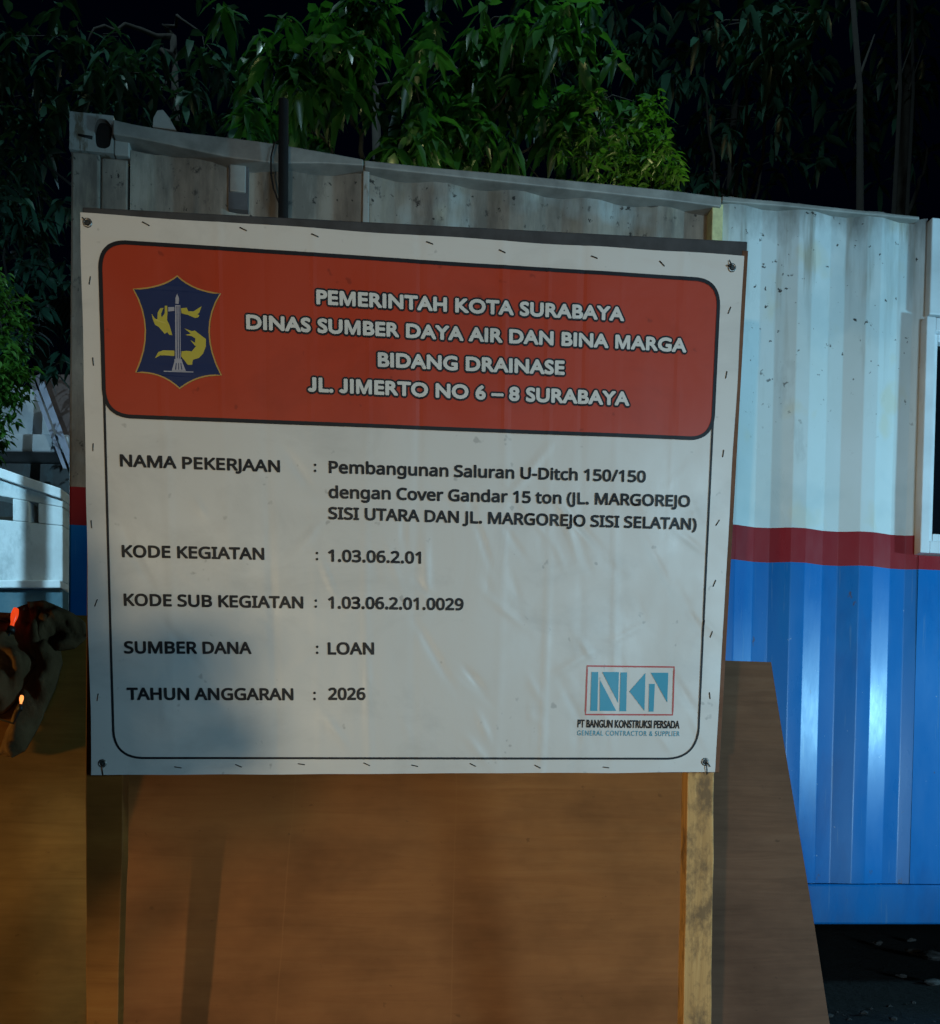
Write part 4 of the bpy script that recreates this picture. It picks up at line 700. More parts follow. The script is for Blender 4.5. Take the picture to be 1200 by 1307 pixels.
def sign():
    base = SF.pt(520, 985); base.z = 0
    T = thing('project_sign_board', 'white banner sign board with a red header, standing on two wooden posts', 'sign board', base)
    # backing board
    q = [(105, 264), (954.5, 308), (917.5, 986), (119, 987)]
    bq = [SX(*p) for p in q]
    brd = MB().prism([SF.p(a, b, 0.0) for a, b in bq], [SF.p(a, b, -0.016) for a, b in bq]).build('backing_board', M['board_dark'], T, 0.002)
    # timber batten down the right edge of the board
    st = [(947.5, 320), (955, 320), (918, 986), (911, 986)]
    MB().prism([SF.p(*SX(*p), 0.0012) for p in st], [SF.p(*SX(*p), -0.022) for p in st]).build('edge_batten', M['ply_right'], T, 0.001)
    # banner
    c4 = [SX(104, 274), SX(948, 329), SX(911, 985), SX(118, 989)]
    vs, fs = quadgrid(c4, 190, 160)
    e = []
    for i, (a, b) in enumerate(vs):
        ii, jj = i % 191, i // 191
        if jj in (0, 160): b += 0.0022*noise.noise((a*6, jj, 0))
        if ii in (0, 190): a += 0.0022*noise.noise((b*6, ii, 5))
        e.append((a, b))
    mb = MB().add([SP(a, b, 0) for a, b in e], fs, True)
    ban = mb.build('banner', M['banner'], T)
    # red header and the black frame lines
    Fq = [SX(128.5, 310), SX(916, 361), SX(888, 968), SX(147, 967)]
    def along(p, q, y):                       # point on a frame side at pixel y
        (x0, y0), (x1, y1) = p, q
        return (x0+(x1-x0)*(y-y0)/(y1-y0), y)
    hl = along((128.5, 310), (147, 967), 532); hr = along((916, 361), (888, 968), 562)
    Hq = [Fq[0], Fq[1], SX(*hr), SX(*hl)]
    pxm = (Vector(SX(500, 600))-Vector(SX(501, 600))).length
    ro = rquad(Hq, 30*pxm)
    # header filled as a fan of thin rings so that it follows the wrinkles
    cen = Vector((sum(p[0] for p in Hq)/4, sum(p[1] for p in Hq)/4))
    tri = earclip(ro)
    mbh = bmesh.new()
    bv = [mbh.verts.new((a, b, 0)) for a, b in ro]
    for t in tri:
        try: mbh.faces.new([bv[i] for i in t])
        except ValueError: pass
    for k in range(170):
        bmesh.ops.bisect_plane(mbh, geom=mbh.verts[:]+mbh.edges[:]+mbh.faces[:], plane_co=(Hq[0][0]+(Hq[1][0]-Hq[0][0])*(k+.5)/170, 0, 0), plane_no=(1, 0, 0))
    for k in range(44):
        bmesh.ops.bisect_plane(mbh, geom=mbh.verts[:]+mbh.edges[:]+mbh.faces[:], plane_co=(0, Hq[2][1]+(Hq[0][1]-Hq[2][1])*(k+.5)/44, 0), plane_no=(0, 1, 0))
    mbh.verts.index_update()
    hv = [(v.co.x, v.co.y) for v in mbh.verts]; hf = [tuple(v.index for v in f.verts) for f in mbh.faces]
    mbh.free()
    flat('header_panel', [(hv, hf, 0)], 0.0012, M['red_print'], ban)
    fo = rquad(Fq, [30*pxm, 30*pxm, 42*pxm, 34*pxm])
    b1 = band(ro, 4.6*pxm); b2 = band(fo, 2.9*pxm)
    flat('frame_line', [(b2[0], b2[1], 0), (b1[0], b1[1], 0.0010)], 0.0019, M['black_print'], ban)
    # header lettering: white on a black outline
    rows = [("PEMERINTAH KOTA SURABAYA", (404, 391), (794.5, 413)), ("DINAS SUMBER DAYA AIR DAN BINA MARGA", (315, 422.5), (873.5, 452.5)),
            ("BIDANG DRAINASE", (482, 470.5), (719, 481)), ("JL. JIMERTO NO 6 \u2013 8 SURABAYA", (393, 502), (801, 520.5))]
    for text, p, q in rows:
        o = flat('lettering_outline', textline_grow(text, 'H', p, q, 18.8, 1.15, 2.5), 0.0026, M['black_print'], ban)
        flat('lettering', textline(text, 'H', p, q, 18.8, 1.15, 0.02), 0.0032, M['white_print'], ban)
    body = [("NAMA PEKERJAAN", (154.5, 597), (358, 604.5)), ("KODE KEGIATAN", (157, 712.3), (338, 715.8)), ("KODE SUB KEGIATAN", (159.5, 774), (387.5, 777.5)),
            ("SUMBER DANA", (160, 834.5), (322, 835.2)), ("TAHUN ANGGARAN", (163.5, 893.5), (375, 894)),
            ("Pembangunan Saluran U-Ditch 150/150", (419.7, 605.5), (822, 617.6)), ("dengan Cover Gandar 15 ton (JL. MARGOREJO", (419.5, 637.3), (878.5, 648.6)),
            ("SISI UTARA DAN JL. MARGOREJO SISI SELATAN)", (419, 664), (887, 677.7)), ("1.03.06.2.01", (419, 718), (537, 720.6)),
            ("1.03.06.2.01.0029", (419, 777.6), (591, 779.8)), ("LOAN", (418.5, 836), (477.5, 836)), ("2026", (419, 893.6), (466.5, 893.6))]
    for text, p, q in body:
        flat('lettering', textline(text, 'B', p, q, 16.0, 0.86), 0.0023, M['black_print'], ban)
    for x, y in ((402.3, 604.4), (404.7, 716.5), (403.2, 776.8), (405, 835.5), (401.6, 894)):
        pcs = []
        for yy in (y-2.0, y-9.6):
            pcs.append(poly([(x+1.75*math.cos(2*math.pi*k/10), yy+1.75*math.sin(2*math.pi*k/10)) for k in range(10)]))
        flat('colon', pcs, 0.0023, M['black_print'], ban)
    # city crest
    S = lambda x, y: (160 + x/7.686, 340 + y/7.686)
    def curve(p, m, q, n=8):                  # quadratic through the middle point m
        c = (2*m[0]-(p[0]+q[0])/2, 2*m[1]-(p[1]+q[1])/2)
        return [((1-t)**2*p[0]+2*t*(1-t)*c[0]+t*t*q[0], (1-t)**2*p[1]+2*t*(1-t)*c[1]+t*t*q[1]) for t in [i/n for i in range(n)]]
    k = [(518, 116), (88, 242), (112, 1055), (540, 1212), (948, 1085), (940, 288)]
    ms = [(335, 208), (206, 640), (345, 1088), (735, 1108), (829, 660), (705, 236)]
    sh = []
    for i in range(6): sh += curve(k[i], ms[i], k[(i+1) % 6])
    crest = [S(*p) for p in sh]
    em = flat('crest_shield', [poly(crest)], 0.0030, M['navy_print'], ban)
    bb = band([SX(*p) for p in crest], 1.7*pxm)
    flat('crest_border', [(bb[0], bb[1], 0)], 0.0036, M['gold_print'], ban)
    fish = [(265,480),(300,530),(322,540),(328,470),(350,432),(385,425),(360,480),(365,522),(395,480),(395,405),(420,405),(422,480),(418,545),(440,590),(470,692),(440,690),(420,662),(395,682),(370,650),(340,615),(300,590),(280,540)]
    tail = [(553,430),(610,425),(625,460),(680,460),(755,410),(735,470),(715,490),(735,500),(720,520),(690,525),(620,495),(560,480)]
    croc = [(585,626),(660,653),(690,648),(730,680),(797,730),(797,800),(772,870),(730,915),(672,932),(665,958),(664,980),(620,982),(585,935),(555,900),(560,850),(600,845),(660,850),(700,800),(685,790),(645,740),(690,768),(695,725),(660,702),(595,690),(650,678)]
    ctail = [(300,917),(330,860),(380,840),(490,843),(490,897),(430,890),(350,890)]
    flat('crest_animal', [poly([S(*p) for p in g]) for g in (fish, tail)], 0.0036, M['yellow_print'], ban)
    flat('crest_animal', [poly([S(*p) for p in g]) for g in (croc, ctail)], 0.0036, M['yellow_print'], ban)
    mon = [[(517,288),(535,330),(532,388),(500,388),(501,330)], [(497,400),(548,402),(552,925),(500,925)], [(490,925),(562,927),(566,952),(602,1042),(464,1040),(490,950)], [(385,1040),(675,1048),(675,1058),(385,1050)], [(430,420),(490,418),(490,456),(430,462)]]
    flat('crest_monument', [poly([S(*p) for p in g]) for g in mon], 0.0040, M['grey_print'], ban)
    flat('crest_monument_shading', [poly([S(*p) for p in g]) for g in ([(512,410),(519,410),(522,920),(515,920)], [(532,410),(540,410),(544,920),(536,920)], [(505,965),(512,965),(508,1030),(496,1030)], [(528,965),(534,965),(536,1030),(528,1030)], [(550,965),(556,965),(568,1030),(558,1030)])], 0.0044, M['navy_print'], ban)
    # contractor's mark
    Q = lambda x, y: (690 + x/4.444, 820 + y/4.444)
    rf = [SX(*Q(*p)) for p in ((258,134),(750,140),(741,410),(248,408))]
    den = []
    for i in range(4):
        a, b = Vector(rf[i]), Vector(rf[(i+1) % 4])
        den += [tuple(a+(b-a)*j/12) for j in range(12)]
    bb = band(den, 2.1*pxm)
    flat('logo_frame', [(bb[0], bb[1], 0)], 0.0016, M['logo_red_print'], ban)
    sh = [[(282,168),(320,168),(315,388),(275,388)], [(343,168),(437,168),(432,342)], [(330,212),(422,388),(328,388)], [(447,170),(483,170),(478,390),(440,390)],
          [(587,173),(581,387),(496,277)], [(608,235),(640,235),(633,392),(605,392)], [(617,172),(716,172),(710,340)]]
    flat('logo_mark', [poly([Q(*p) for p in g]) for g in sh], 0.0016, M['cyan_print'], ban)
    flat('lettering', textline("PT BANGUN KONSTRUKSI PERSADA", 'H', (735.5, 928.3), (865.5, 929.8), 10.2, 0.42), 0.0016, M['black_print'], ban)
    flat('lettering', textline("GENERAL CONTRACTOR & SUPPLIER", 'H', (735.3, 938.4), (865.5, 939.4), 6.4, 0.10, 0.1), 0.0016, M['cyan_print'], ban)
    # staples round the edge
    def staple(px, py, ang, L=9):
        a, b = SX(px, py)
        dx, dy = math.cos(ang)*L/2*pxm, math.sin(ang)*L/2*pxm
        p = [SP(a-dx, b-dy, -0.001), SP(a-dx*.9, b-dy*.9, 0.0018), SP(a+dx*.9, b+dy*.9, 0.0018), SP(a+dx, b+dy, -0.001)]
        MB().tube(p, 0.0011, 6).build('staple', M['dark_steel'], T)
    rr = random.Random(5)
    for x, y in ((187, 288), (311, 295), (402, 303), (548, 312), (640, 323), (757, 331), (843, 339)): staple(x, y, R(-24+rr.uniform(-18, 10)))
    for x, y in ((116, 360), (120, 463), (120, 572), (118, 670), (124, 770), (126, 890)): staple(x, y, R(80+rr.uniform(-16, 16)))
    for x, y in ((929, 398), (925, 480), (921, 580), (914, 668), (910, 745), (906, 810), (904, 888)): staple(x, y, R(78+rr.uniform(-20, 24)))
    for x, y in ((228, 979), (305, 977), (385, 975), (468, 975), (529, 977), (603, 976), (685, 978), (772, 979)): staple(x, y, R(-14+rr.uniform(-14, 10)))
    # eyelets with a nail or wire tail
    for (x, y), tails in (((113, 287), [(-6, -6)]), ((932, 344), [(-7, -3), (-4, -9)]), ((132, 974), [(1, 15)]), ((898, 972), [(6, 6), (2, 16)])):
        a, b = SX(x, y); rad = 4.2*pxm
        pts = [SP(a+rad*math.cos(2*math.pi*k/16), b+rad*math.sin(2*math.pi*k/16), 0.0012) for k in range(17)]
        ey = MB().tube(pts, 0.0022, 6, cap=False)
        e = ey.build('eyelet', M['steel'], T)
        nl = MB()
        c0 = SP(a, b, 0.004)
        nl.tube([SP(a, b, -0.002), c0], 0.0042, 10)
        for tx, ty in tails: nl.tube([c0, SP(*SX(x+tx*.6, y+ty*.5), 0.006), SP(*SX(x+tx, y+ty), 0.003)], 0.0012, 6)
        nl.build('nail', M['dark_steel'], e)
    # posts: upright timbers behind the board
    dep = SF.pt(520, 985).y
    def post(xl0, xr0, xl1, xr1, thick, mat, yd):
        zt = SF.pt(520, 560).z
        rows = 14; vs = []
        for j in range(rows+1):
            t = j/rows; py = 985 + (1500-985)*t
            f = (py-990)/317.0
            L = at(xl0+(xl1-xl0)*f, py, yd); Rr = at(xr0+(xr1-xr0)*f, py, yd)
            if j == 0: L.z = Rr.z = zt
            wob = 0.0018
            L.x += wob*noise.noise((L.z*9, 1, 1)); Rr.x += wob*noise.noise((Rr.z*9, 5, 1))
            z = max(L.z, -0.25)
            vs += [(L.x, yd, z), (Rr.x, yd, z), (Rr.x, yd+thick, z), (L.x, yd+thick, z)]
        fs = [(0, 1, 2, 3), tuple(4*rows+k for k in (3, 2, 1, 0))]
        for j in range(rows):
            for k in range(4): fs.append((4*j+k, 4*j+(k+1) % 4, 4*j+4+(k+1) % 4, 4*j+4+k))
        return MB().add(vs, fs).build('post', mat, T, 0.002)
    post(109, 158.5, 110, 150, 0.035, M['brown_wood'], SF.pt(134, 988).y+0.03)['label'] = 'smooth brown left post'
    post(878, 912, 872, 908, 0.060, M['raw'], SF.pt(896, 986).y+0.03)['label'] = 'raw stained right post'

def textline_grow(text, font, p, q, cap, bold, grow):
    """the same line with its strokes grown further (outline behind the white letters)"""
    base = textline(text, font, p, q, cap, bold, 0.02)
    A, A1 = Vector(SX(*p)), Vector(SX(p[0], p[1]-cap)); px = (A1-A).length/cap
    nb = len(base)//11
    out = []
    for k in range(14):
        ox, oy = math.cos(2*math.pi*k/14)*(grow+bold)*px, math.sin(2*math.pi*k/14)*(grow+bold)*px
        for vs, fs, e in base[:nb]:
            out.append(([(a+ox, b+oy) for a, b in vs], fs, k*0.000012))
    return out
sign()

# ------------------------------------------------------------------ dark pole in front of the container
def pole():
    b = CF.pt(362, 560, 0.022); y = b.y
    T = thing('metal_pole', 'thin dark metal pole rising in front of the container roof', 'pole', (b.x, y, 0))
    t = CF.pt(362, 128, 0.095)
    MB().tube([(b.x, y, 0.0), (b.x+0.002, y, 1.2), tuple(t)], 0.0165, 12).build('shaft', M['black_gap'], T)
    w = [CF.pt(*q, 0.085) for q in ((356, 180), (350, 183), (346, 200), (346, 222), (349, 240), (355, 256), (359, 266))]
    MB().tube(w, 0.003, 6).build('wire_loop', M['black_gap'], T)
pole()

# ------------------------------------------------------------------ cloth draped over the left sheet, with glowing lamps behind it
def clothm():
    n = NT('dirty_burlap')
    a = n.noise(n.map((1, 1, .6)), 9, 6, 0.62, 0.5); b = n.noise(n.map((1, 1, 1)), 90, 3, 0.6)
    n.set(base=n.ramp(a, [(0.28, (0.060, 0.034, 0.016)), (0.5, (0.11, 0.066, 0.032)), (0.72, (0.16, 0.10, 0.05))]), rough=0.95, spec=0.1)
    n.bump(n.math('ADD', a, n.math('MULTIPLY', b, 0.2)), 0.7, 0.012); return n.m
M['cloth'] = clothm()
def cloth():
    fr = FR_L
    def sheet_piece(outline, bulge, c0, seed, fold_dir, nfold):
        """a crumpled piece: outline in pixels, filled with a fine grid, pushed out along the sheet's normal"""
        P = [fr.hit(x, y) for x, y in outline]
        # clip through bmesh: triangulate and subdivide by cutting
        bm = bmesh.new(); vs = [bm.verts.new((a, b, 0)) for a, b in P]
        for t in earclip(P):
            try: bm.faces.new([vs[i] for i in t])
            except ValueError: pass
        xs = [p[0] for p in P]; ys = [p[1] for p in P]
        st = 0.011
        k = min(xs)
        while k < max(xs):
            bmesh.ops.bisect_plane(bm, geom=bm.verts[:]+bm.edges[:]+bm.faces[:], plane_co=(k, 0, 0), plane_no=(1, 0, 0)); k += st
        k = min(ys)
        while k < max(ys):
            bmesh.ops.bisect_plane(bm, geom=bm.verts[:]+bm.edges[:]+bm.faces[:], plane_co=(0, k, 0), plane_no=(0, 1, 0)); k += st
        bnd = {v for e in bm.edges if e.is_boundary for v in e.verts}
        bco = [v.co.copy() for v in bnd]
        bm.verts.index_update()
        front, back = [], []
        for v in bm.verts:
            d = 0 if v in bnd else min((v.co-q).length for q in bco)
            e = 1-math.exp(-d/0.022)
            u = v.co.x*math.cos(fold_dir)+v.co.y*math.sin(fold_dir)
            fold = math.sin(u*nfold + 3.0*noise.noise((v.co.x*9+seed, v.co.y*9, 1)))
            h = c0 + bulge*e*(0.55+0.45*fold) + 0.016*e*noise.noise((v.co.x*20+seed, v.co.y*10, 3)) + 0.017*e*noise.noise((v.co.x*50+v.co.y*18+seed, v.co.y*16, 6)) + 0.004*noise.noise((v.co.x*60, v.co.y*60, seed))
            front.append(fr.p(v.co.x, v.co.y, h+0.004)); back.append(fr.p(v.co.x, v.co.y, h-0.004))
        n = len(front)
        fs = [tuple(v.index for v in f.verts) for f in bm.faces]
        be = [(e.verts[0].index, e.verts[1].index) for e in bm.edges if e.is_boundary]
        bm.free()
        return front+back, fs + [tuple(i+n for i in reversed(f)) for f in fs] + [(a, b, b+n, a+n) for a, b in be]
    mb = MB()
    lump = [(-60, 800), (-20, 796), (14, 800), (26, 782), (42, 776), (58, 780), (66, 800), (62, 830), (45, 862), (38, 880), (26, 900), (10, 915), (-20, 925), (-60, 930)]
    mb.add(*sheet_piece(lump, 0.075, 0.03, 1.0, 0.5, 34), True)
    flap = [(40, 778), (60, 776), (78, 783), (98, 792), (113, 804), (115, 822), (100, 836), (80, 839), (64, 832), (50, 850), (42, 840), (48, 812)]
    mb.add(*sheet_piece(flap, 0.045, 0.045, 5.0, 2.0, 48), True)
    strip = [(60, 802), (78, 822), (82, 850), (72, 885), (62, 906), (50, 935), (34, 962), (18, 970), (2, 966), (6, 950), (16, 926), (26, 900), (32, 868), (42, 836)]
    mb.add(*sheet_piece(strip, 0.050, 0.022, 9.0, 0.30, 62), True)
    # the part that goes over the sheet's top edge and hangs down behind
    pts = []
    nx = 30
    for j in range(7):
        for i in range(nx+1):
            px = -60 + 160*i/nx
            a, b = fr.hit(px, 798 + 8*(i/nx))
            bb = min(b, LL) if False else b
            t = j/6
            if t < .5: c = 0.055 - 0.14*t*2*0.7; h = b + 0.035*math.sin(t*2*math.pi/2)
            else: c = -0.045; h = b + 0.035 - 0.30*(t-.5)
            h += 0.012*noise.noise((i*.5, j*.7, 2)); c += 0.012*noise.noise((i*.6, j*.6, 8)) * (1 if t < .5 else 0)
            pts.append(fr.p(a, h, c))
    mb.add(pts, [(j*(nx+1)+i, j*(nx+1)+i+1, (j+1)*(nx+1)+i+1, (j+1)*(nx+1)+i) for j in range(6) for i in range(nx)], True)
    o = mb.build('draped_cloth', M['cloth'])
    base = fr.pt(40, 900); 
    for v in o.data.vertices: v.co -= base
    o.location = base
    tag(o, 'crumpled dirty brown cloth hanging over the top edge of the ochre plywood', 'cloth')
    def emit(name, col, s):
        n = NT(name); n.bs.inputs['Emission Color'].default_value = (*col, 1); n.bs.inputs['Emission Strength'].default_value = s
        n.set(base=(0.3, 0.02, 0.005), rough=0.3); return n.m
    M['lens'] = emit('glowing_orange_lens', (1.0, 0.075, 0.012), 0.75)
    M['bulb'] = emit('glowing_amber_bulb', (1.0, 0.33, 0.08), 1.6)
    def lamp(name, label, pts, r, mat, c):
        w = [fr.pt(x, y, c) for x, y in pts]
        T = thing(name, label, 'lamp', w[-1])
        n = 9
        prof = []
        for i in range(n):
            t = i/(n-1)
            prof.append(w[0] + (w[-1]-w[0])*t)
        rs = [r*(0.55+0.45*math.sin(math.pi*min(1, (i/(n-1))*1.15+0.12))) for i in range(n)]
        MB().tube(prof, rs, 14).build('lens', mat, T)
        d = (w[-1]-w[0]).normalized()
        l = bpy.data.lights.new('lamp_glow', 'POINT'); l.energy = 0.004; l.color = (1.0, 0.25, 0.05); l.shadow_soft_size = 0.01
        lo = bpy.data.objects.new('lamp_glow', l); C.collection.objects.link(lo); lo.parent = T; lo.location = w[0]-w[-1]+fr.n*(r+0.012)
        MB().tube([w[-1]+d*0.001, w[-1]+d*0.02], [r*1.05, r*1.15], 14).build('socket', M['dark_steel'], T)
        MB().tube([w[-1]+d*0.02, w[-1]+d*0.05+Vector((-0.02, 0.01, -0.01)), w[-1]+Vector((-0.12, 0.02, -0.03))], 0.003, 6).build('cord', M['black_gap'], T)
    lamp('warning_lamp', 'upright orange glowing lamp peeking over the top of the draped cloth', [(20.5, 777), (15, 800)], 0.011, M['lens'], 0.075)
    lamp('warning_lamp', 'tiny bright amber lamp glowing in the fold of the draped cloth', [(28, 888), (26.5, 899)], 0.006, M['bulb'], 0.125)
cloth()

# ------------------------------------------------------------------ pale boundary wall far left, house behind it
def stucco(name, base, tree_shade=True):
    n = NT(name)
    a = n.noise(n.map(), 2.0, 7, 0.62); b = n.noise(n.map(), 30, 4, 0.6)
    col = n.ramp(a, [(0.35, tuple(c*0.72 for c in base)), (0.6, base)])
    if tree_shade: col = n.mix(n.ramp(n.noise(n.map((1, 1, .5)), 4, 6, 0.7), [(0.50, 0.0), (0.70, 0.75)]), col, (0.12, 0.17, 0.18))  # tree-shadow blotches painted into the plaster colour
    n.set(base=col, rough=0.85); n.bump(b, 0.3, 0.006); return n.m
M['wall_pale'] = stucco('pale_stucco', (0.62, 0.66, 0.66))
M['coping'] = stucco('coping_plaster', (0.68, 0.70, 0.70), False)
M['house_wall'] = stucco('house_plaster', (0.62, 0.62, 0.64), False)
def boundary():
    # nearly straight wall; its coping falls gently towards the right end
    Yx = lambda x: 6.0 + 0.14*x/80
    top = [(-300, 500), (-120, 557), (-40, 584), (0, 598), (20, 605), (40, 612), (60, 618.5), (80, 625)]
    def ty(x):
        for (a, ya), (c, yc) in zip(top, top[1:]):
            if a <= x <= c: return ya+(yc-ya)*(x-a)/(c-a)
    P3 = lambda x, y: at(x, y, Yx(x))
    b = P3(20, 700)
    T = thing('boundary_wall', 'pale blue white masonry boundary wall with square openings and a coping', 'wall', (b.x, b.y, 0))
    def piece(xs, ylo, yhi, out, th, name, mat, par=T):
        """slab between two pixel-height functions"""
        vs = []
        for x in xs:
            for yy, o_ in ((ylo(x), -out), (yhi(x), -out), (yhi(x), th), (ylo(x), th)):
                p = P3(x, yy); vs.append((p.x, p.y+o_, p.z))
        n = len(xs)
        fs = [(0, 1, 2, 3), tuple(4*(n-1)+k for k in (3, 2, 1, 0))]
        for i in range(n-1):
            for k in range(4): fs.append((4*i+k, 4*i+(k+1) % 4, 4*i+4+(k+1) % 4, 4*i+4+k))
        return MB().add(vs, fs).build(name, mat, par, 0.006)
    K = lambda v: (lambda x: v)
    rng_ = lambda a, c: [a] + [x for x, _ in top if a < x < c] + [c]
    full = rng_(-300, 80)
    o0, o1 = (lambda x: 633+0.18*x), (lambda x: 663+0.10*x)
    cop = lambda x: ty(x)+13
    piece(full, cop, ty, 0.030, 0.18, 'coping', M['coping'])
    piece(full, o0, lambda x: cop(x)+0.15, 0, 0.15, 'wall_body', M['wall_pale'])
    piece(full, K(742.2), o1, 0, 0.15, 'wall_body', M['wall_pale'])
    for x0, x1 in ((-300, -210), (-180, -120), (-95, -45), (16, 37), (48.5, 80)):
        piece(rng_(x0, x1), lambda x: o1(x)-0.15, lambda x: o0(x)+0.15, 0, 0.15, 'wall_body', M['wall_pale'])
    piece(full, K(752), K(742), 0.035, 0.16, 'ledge', M['coping'])
    piece(full, K(1060), K(752.2), 0.0, 0.15, 'plinth', stucco('dark_plinth', (0.06, 0.13, 0.16)))  # plinth of dark teal plaster below the ledge
    piece(rng_(-300, 62), K(760), lambda x: 628, -0.5, 0.55, 'inner_face', stucco('yard_plaster', (0.16, 0.19, 0.22)))
    P = thing('steel_pipe', 'thin upright steel pipe out in the yard, left of the view', 'pipe', (-2.963, 3.8, -0.12))
    MB().tube([(-2.963, 3.8, -0.15), (-2.963, 3.8, 3.7)], 0.024, 10).build('shaft', M['dark_steel'], P)
    q0, q1 = at(76, 700, 7.2), at(120, 700, 7.4)
    S = thing('side_wall', 'narrow pale wall end between the boundary wall and the container', 'wall', (q0.x, q0.y, 0))
    z2 = at(84, 664, 7.2).z; z3 = at(84, 638, 7.2).z
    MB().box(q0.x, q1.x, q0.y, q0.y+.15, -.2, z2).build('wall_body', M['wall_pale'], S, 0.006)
    MB().box(q0.x-.03, q1.x, q0.y-.03, q0.y+.18, z2+.002, z3).build('coping', stucco('pink_coping', (0.42, 0.30, 0.27), False), S, 0.006)
boundary()

def house():
    Y = 11.0
    p = lambda x, y, dy=0: at(x, y, Y+dy)
    b = p(40, 700); b.z = 0
    T = thing('house', 'pale gabled house with sloping roof boards beyond the boundary wall', 'house', b)
    z = lambda y: p(40, y).z
    x = lambda px: p(px, 560).x
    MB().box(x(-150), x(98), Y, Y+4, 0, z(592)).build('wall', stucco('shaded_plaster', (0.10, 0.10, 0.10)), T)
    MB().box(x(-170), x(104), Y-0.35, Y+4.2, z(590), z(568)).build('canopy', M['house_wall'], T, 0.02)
    # gable: pale triangle under the roof boards
    g = [(-140, 567), (85, 567), (53, 500), (-30, 480), (-140, 480)]
    MB().prism([p(*q) for q in g], [p(*q, 3.5) for q in g]).build('gable', M['house_wall'], T)
    M['fascia'] = plain('violet_grey_fascia', (0.34, 0.34, 0.42), 0.6, 0, 0.15, 8)
    for o_, wdt in ((0, 6.0), (-11, 3.5)):
        A, B = (50+o_, 480), (95+o_, 598)
        q = [(A[0]-wdt, A[1]), (A[0]+wdt*.4, A[1]-3), (B[0]+wdt*.4, B[1]), (B[0]-wdt, B[1])]
        MB().prism([p(*k, -0.45) for k in q], [p(*k, -0.30) for k in q]).build('roof_board', M['fascia'], T)
    M['tile'] = plain('brown_roof_tile', (0.12, 0.075, 0.065), 0.8, 0, 0.3, 10)
    q = [(48, 478), (140, 478), (140, 610), (98, 600)]
    MB().prism([p(*k, -0.1) for k in q], [p(*k, 3.0) for k in q]).build('roof', M['tile'], T)
house()

# ------------------------------------------------------------------ vegetation
def leafm(name, base, trans=0.35, rough=0.3, spec=0.6):
    n = NT(name)
    f = n.noise(n.map(), 2.6, 3, 0.6)
    col = n.ramp(f, [(0.3, tuple(c*0.6 for c in base)), (0.7, tuple(c*1.35 for c in base))])
    n.set(base=col, rough=rough, spec=spec)
    t = n.n.new('ShaderNodeBsdfTranslucent'); mx = n.n.new('ShaderNodeMixShader')
    n.l.new(n.mix(1.0, col, (1.5, 1.6, 0.5), 'MULTIPLY'), t.inputs[0])
    mx.inputs[0].default_value = trans
    n.l.new(n.bs.outputs[0], mx.inputs[1]); n.l.new(t.outputs[0], mx.inputs[2]); n.l.new(mx.outputs[0], n.out.inputs[0])
    return n.m
M['leaf'] = leafm('mango_leaf', (0.022, 0.090, 0.020))
M['leaf_dark'] = leafm('dark_leaf', (0.018, 0.055, 0.036), 0.15, 0.3)
M['leaf_bush'] = leafm('bush_leaf', (0.045, 0.13, 0.018), 0.35, 0.35)
M['frond'] = leafm('palm_frond', (0.04, 0.08, 0.06), 0.2, 0.3)
M['dark_bark'] = plain('near_black_bark', (0.005, 0.0048, 0.0042), 0.98, 0, 0.4, 18, 0.8)
M['bark'] = plain('grey_bark', (0.013, 0.012, 0.010), 0.95, 0, 0.4, 18, 0.8)

def leaf(mb, p, d, L, wd, roll, droop):
    """one lance-shaped leaf starting at p along d"""
    d = d.normalized(); s = d.cross(Vector((0, 0, 1)))
    if s.length < 1e-3: s = Vector((1, 0, 0))
    s.normalize(); up = s.cross(d)
    s = (s*math.cos(roll) + up*math.sin(roll)); up = s.cross(d).normalized()
    def pt(t, w): return p + d*L*t + s*w*wd + Vector((0, 0, -droop*L*t*t)) + up*(abs(w)*wd*0.25)
    vs = [pt(0, 0), pt(.28, -.42), pt(.28, .42), pt(.62, -.40), pt(.62, .40), pt(1, 0), pt(.28, 0), pt(.62, 0)]
    mb.add(vs, [(0, 6, 1), (0, 2, 6), (1, 6, 7, 3), (6, 2, 4, 7), (3, 7, 5), (7, 4, 5)], True)

def whorl(mb, c, n, L, rng, down=0.5, wd=0.26):
    """a twig end with leaves fanning out and hanging"""
    ph = rng.uniform(0, 6.28)
    for k in range(n):
        t = ph + k*2.399
        d = Vector((math.cos(t), math.sin(t), rng.uniform(-1.3, 0.45)*down))
        l = L*rng.uniform(.6, 1.15)
        leaf(mb, c+Vector((rng.uniform(-.02, .02), rng.uniform(-.02, .02), rng.uniform(-.05, .05))), d, l, l*wd*rng.uniform(.8, 1.2), rng.uniform(-.7, .7), rng.uniform(.15, .75)*down*1.6)

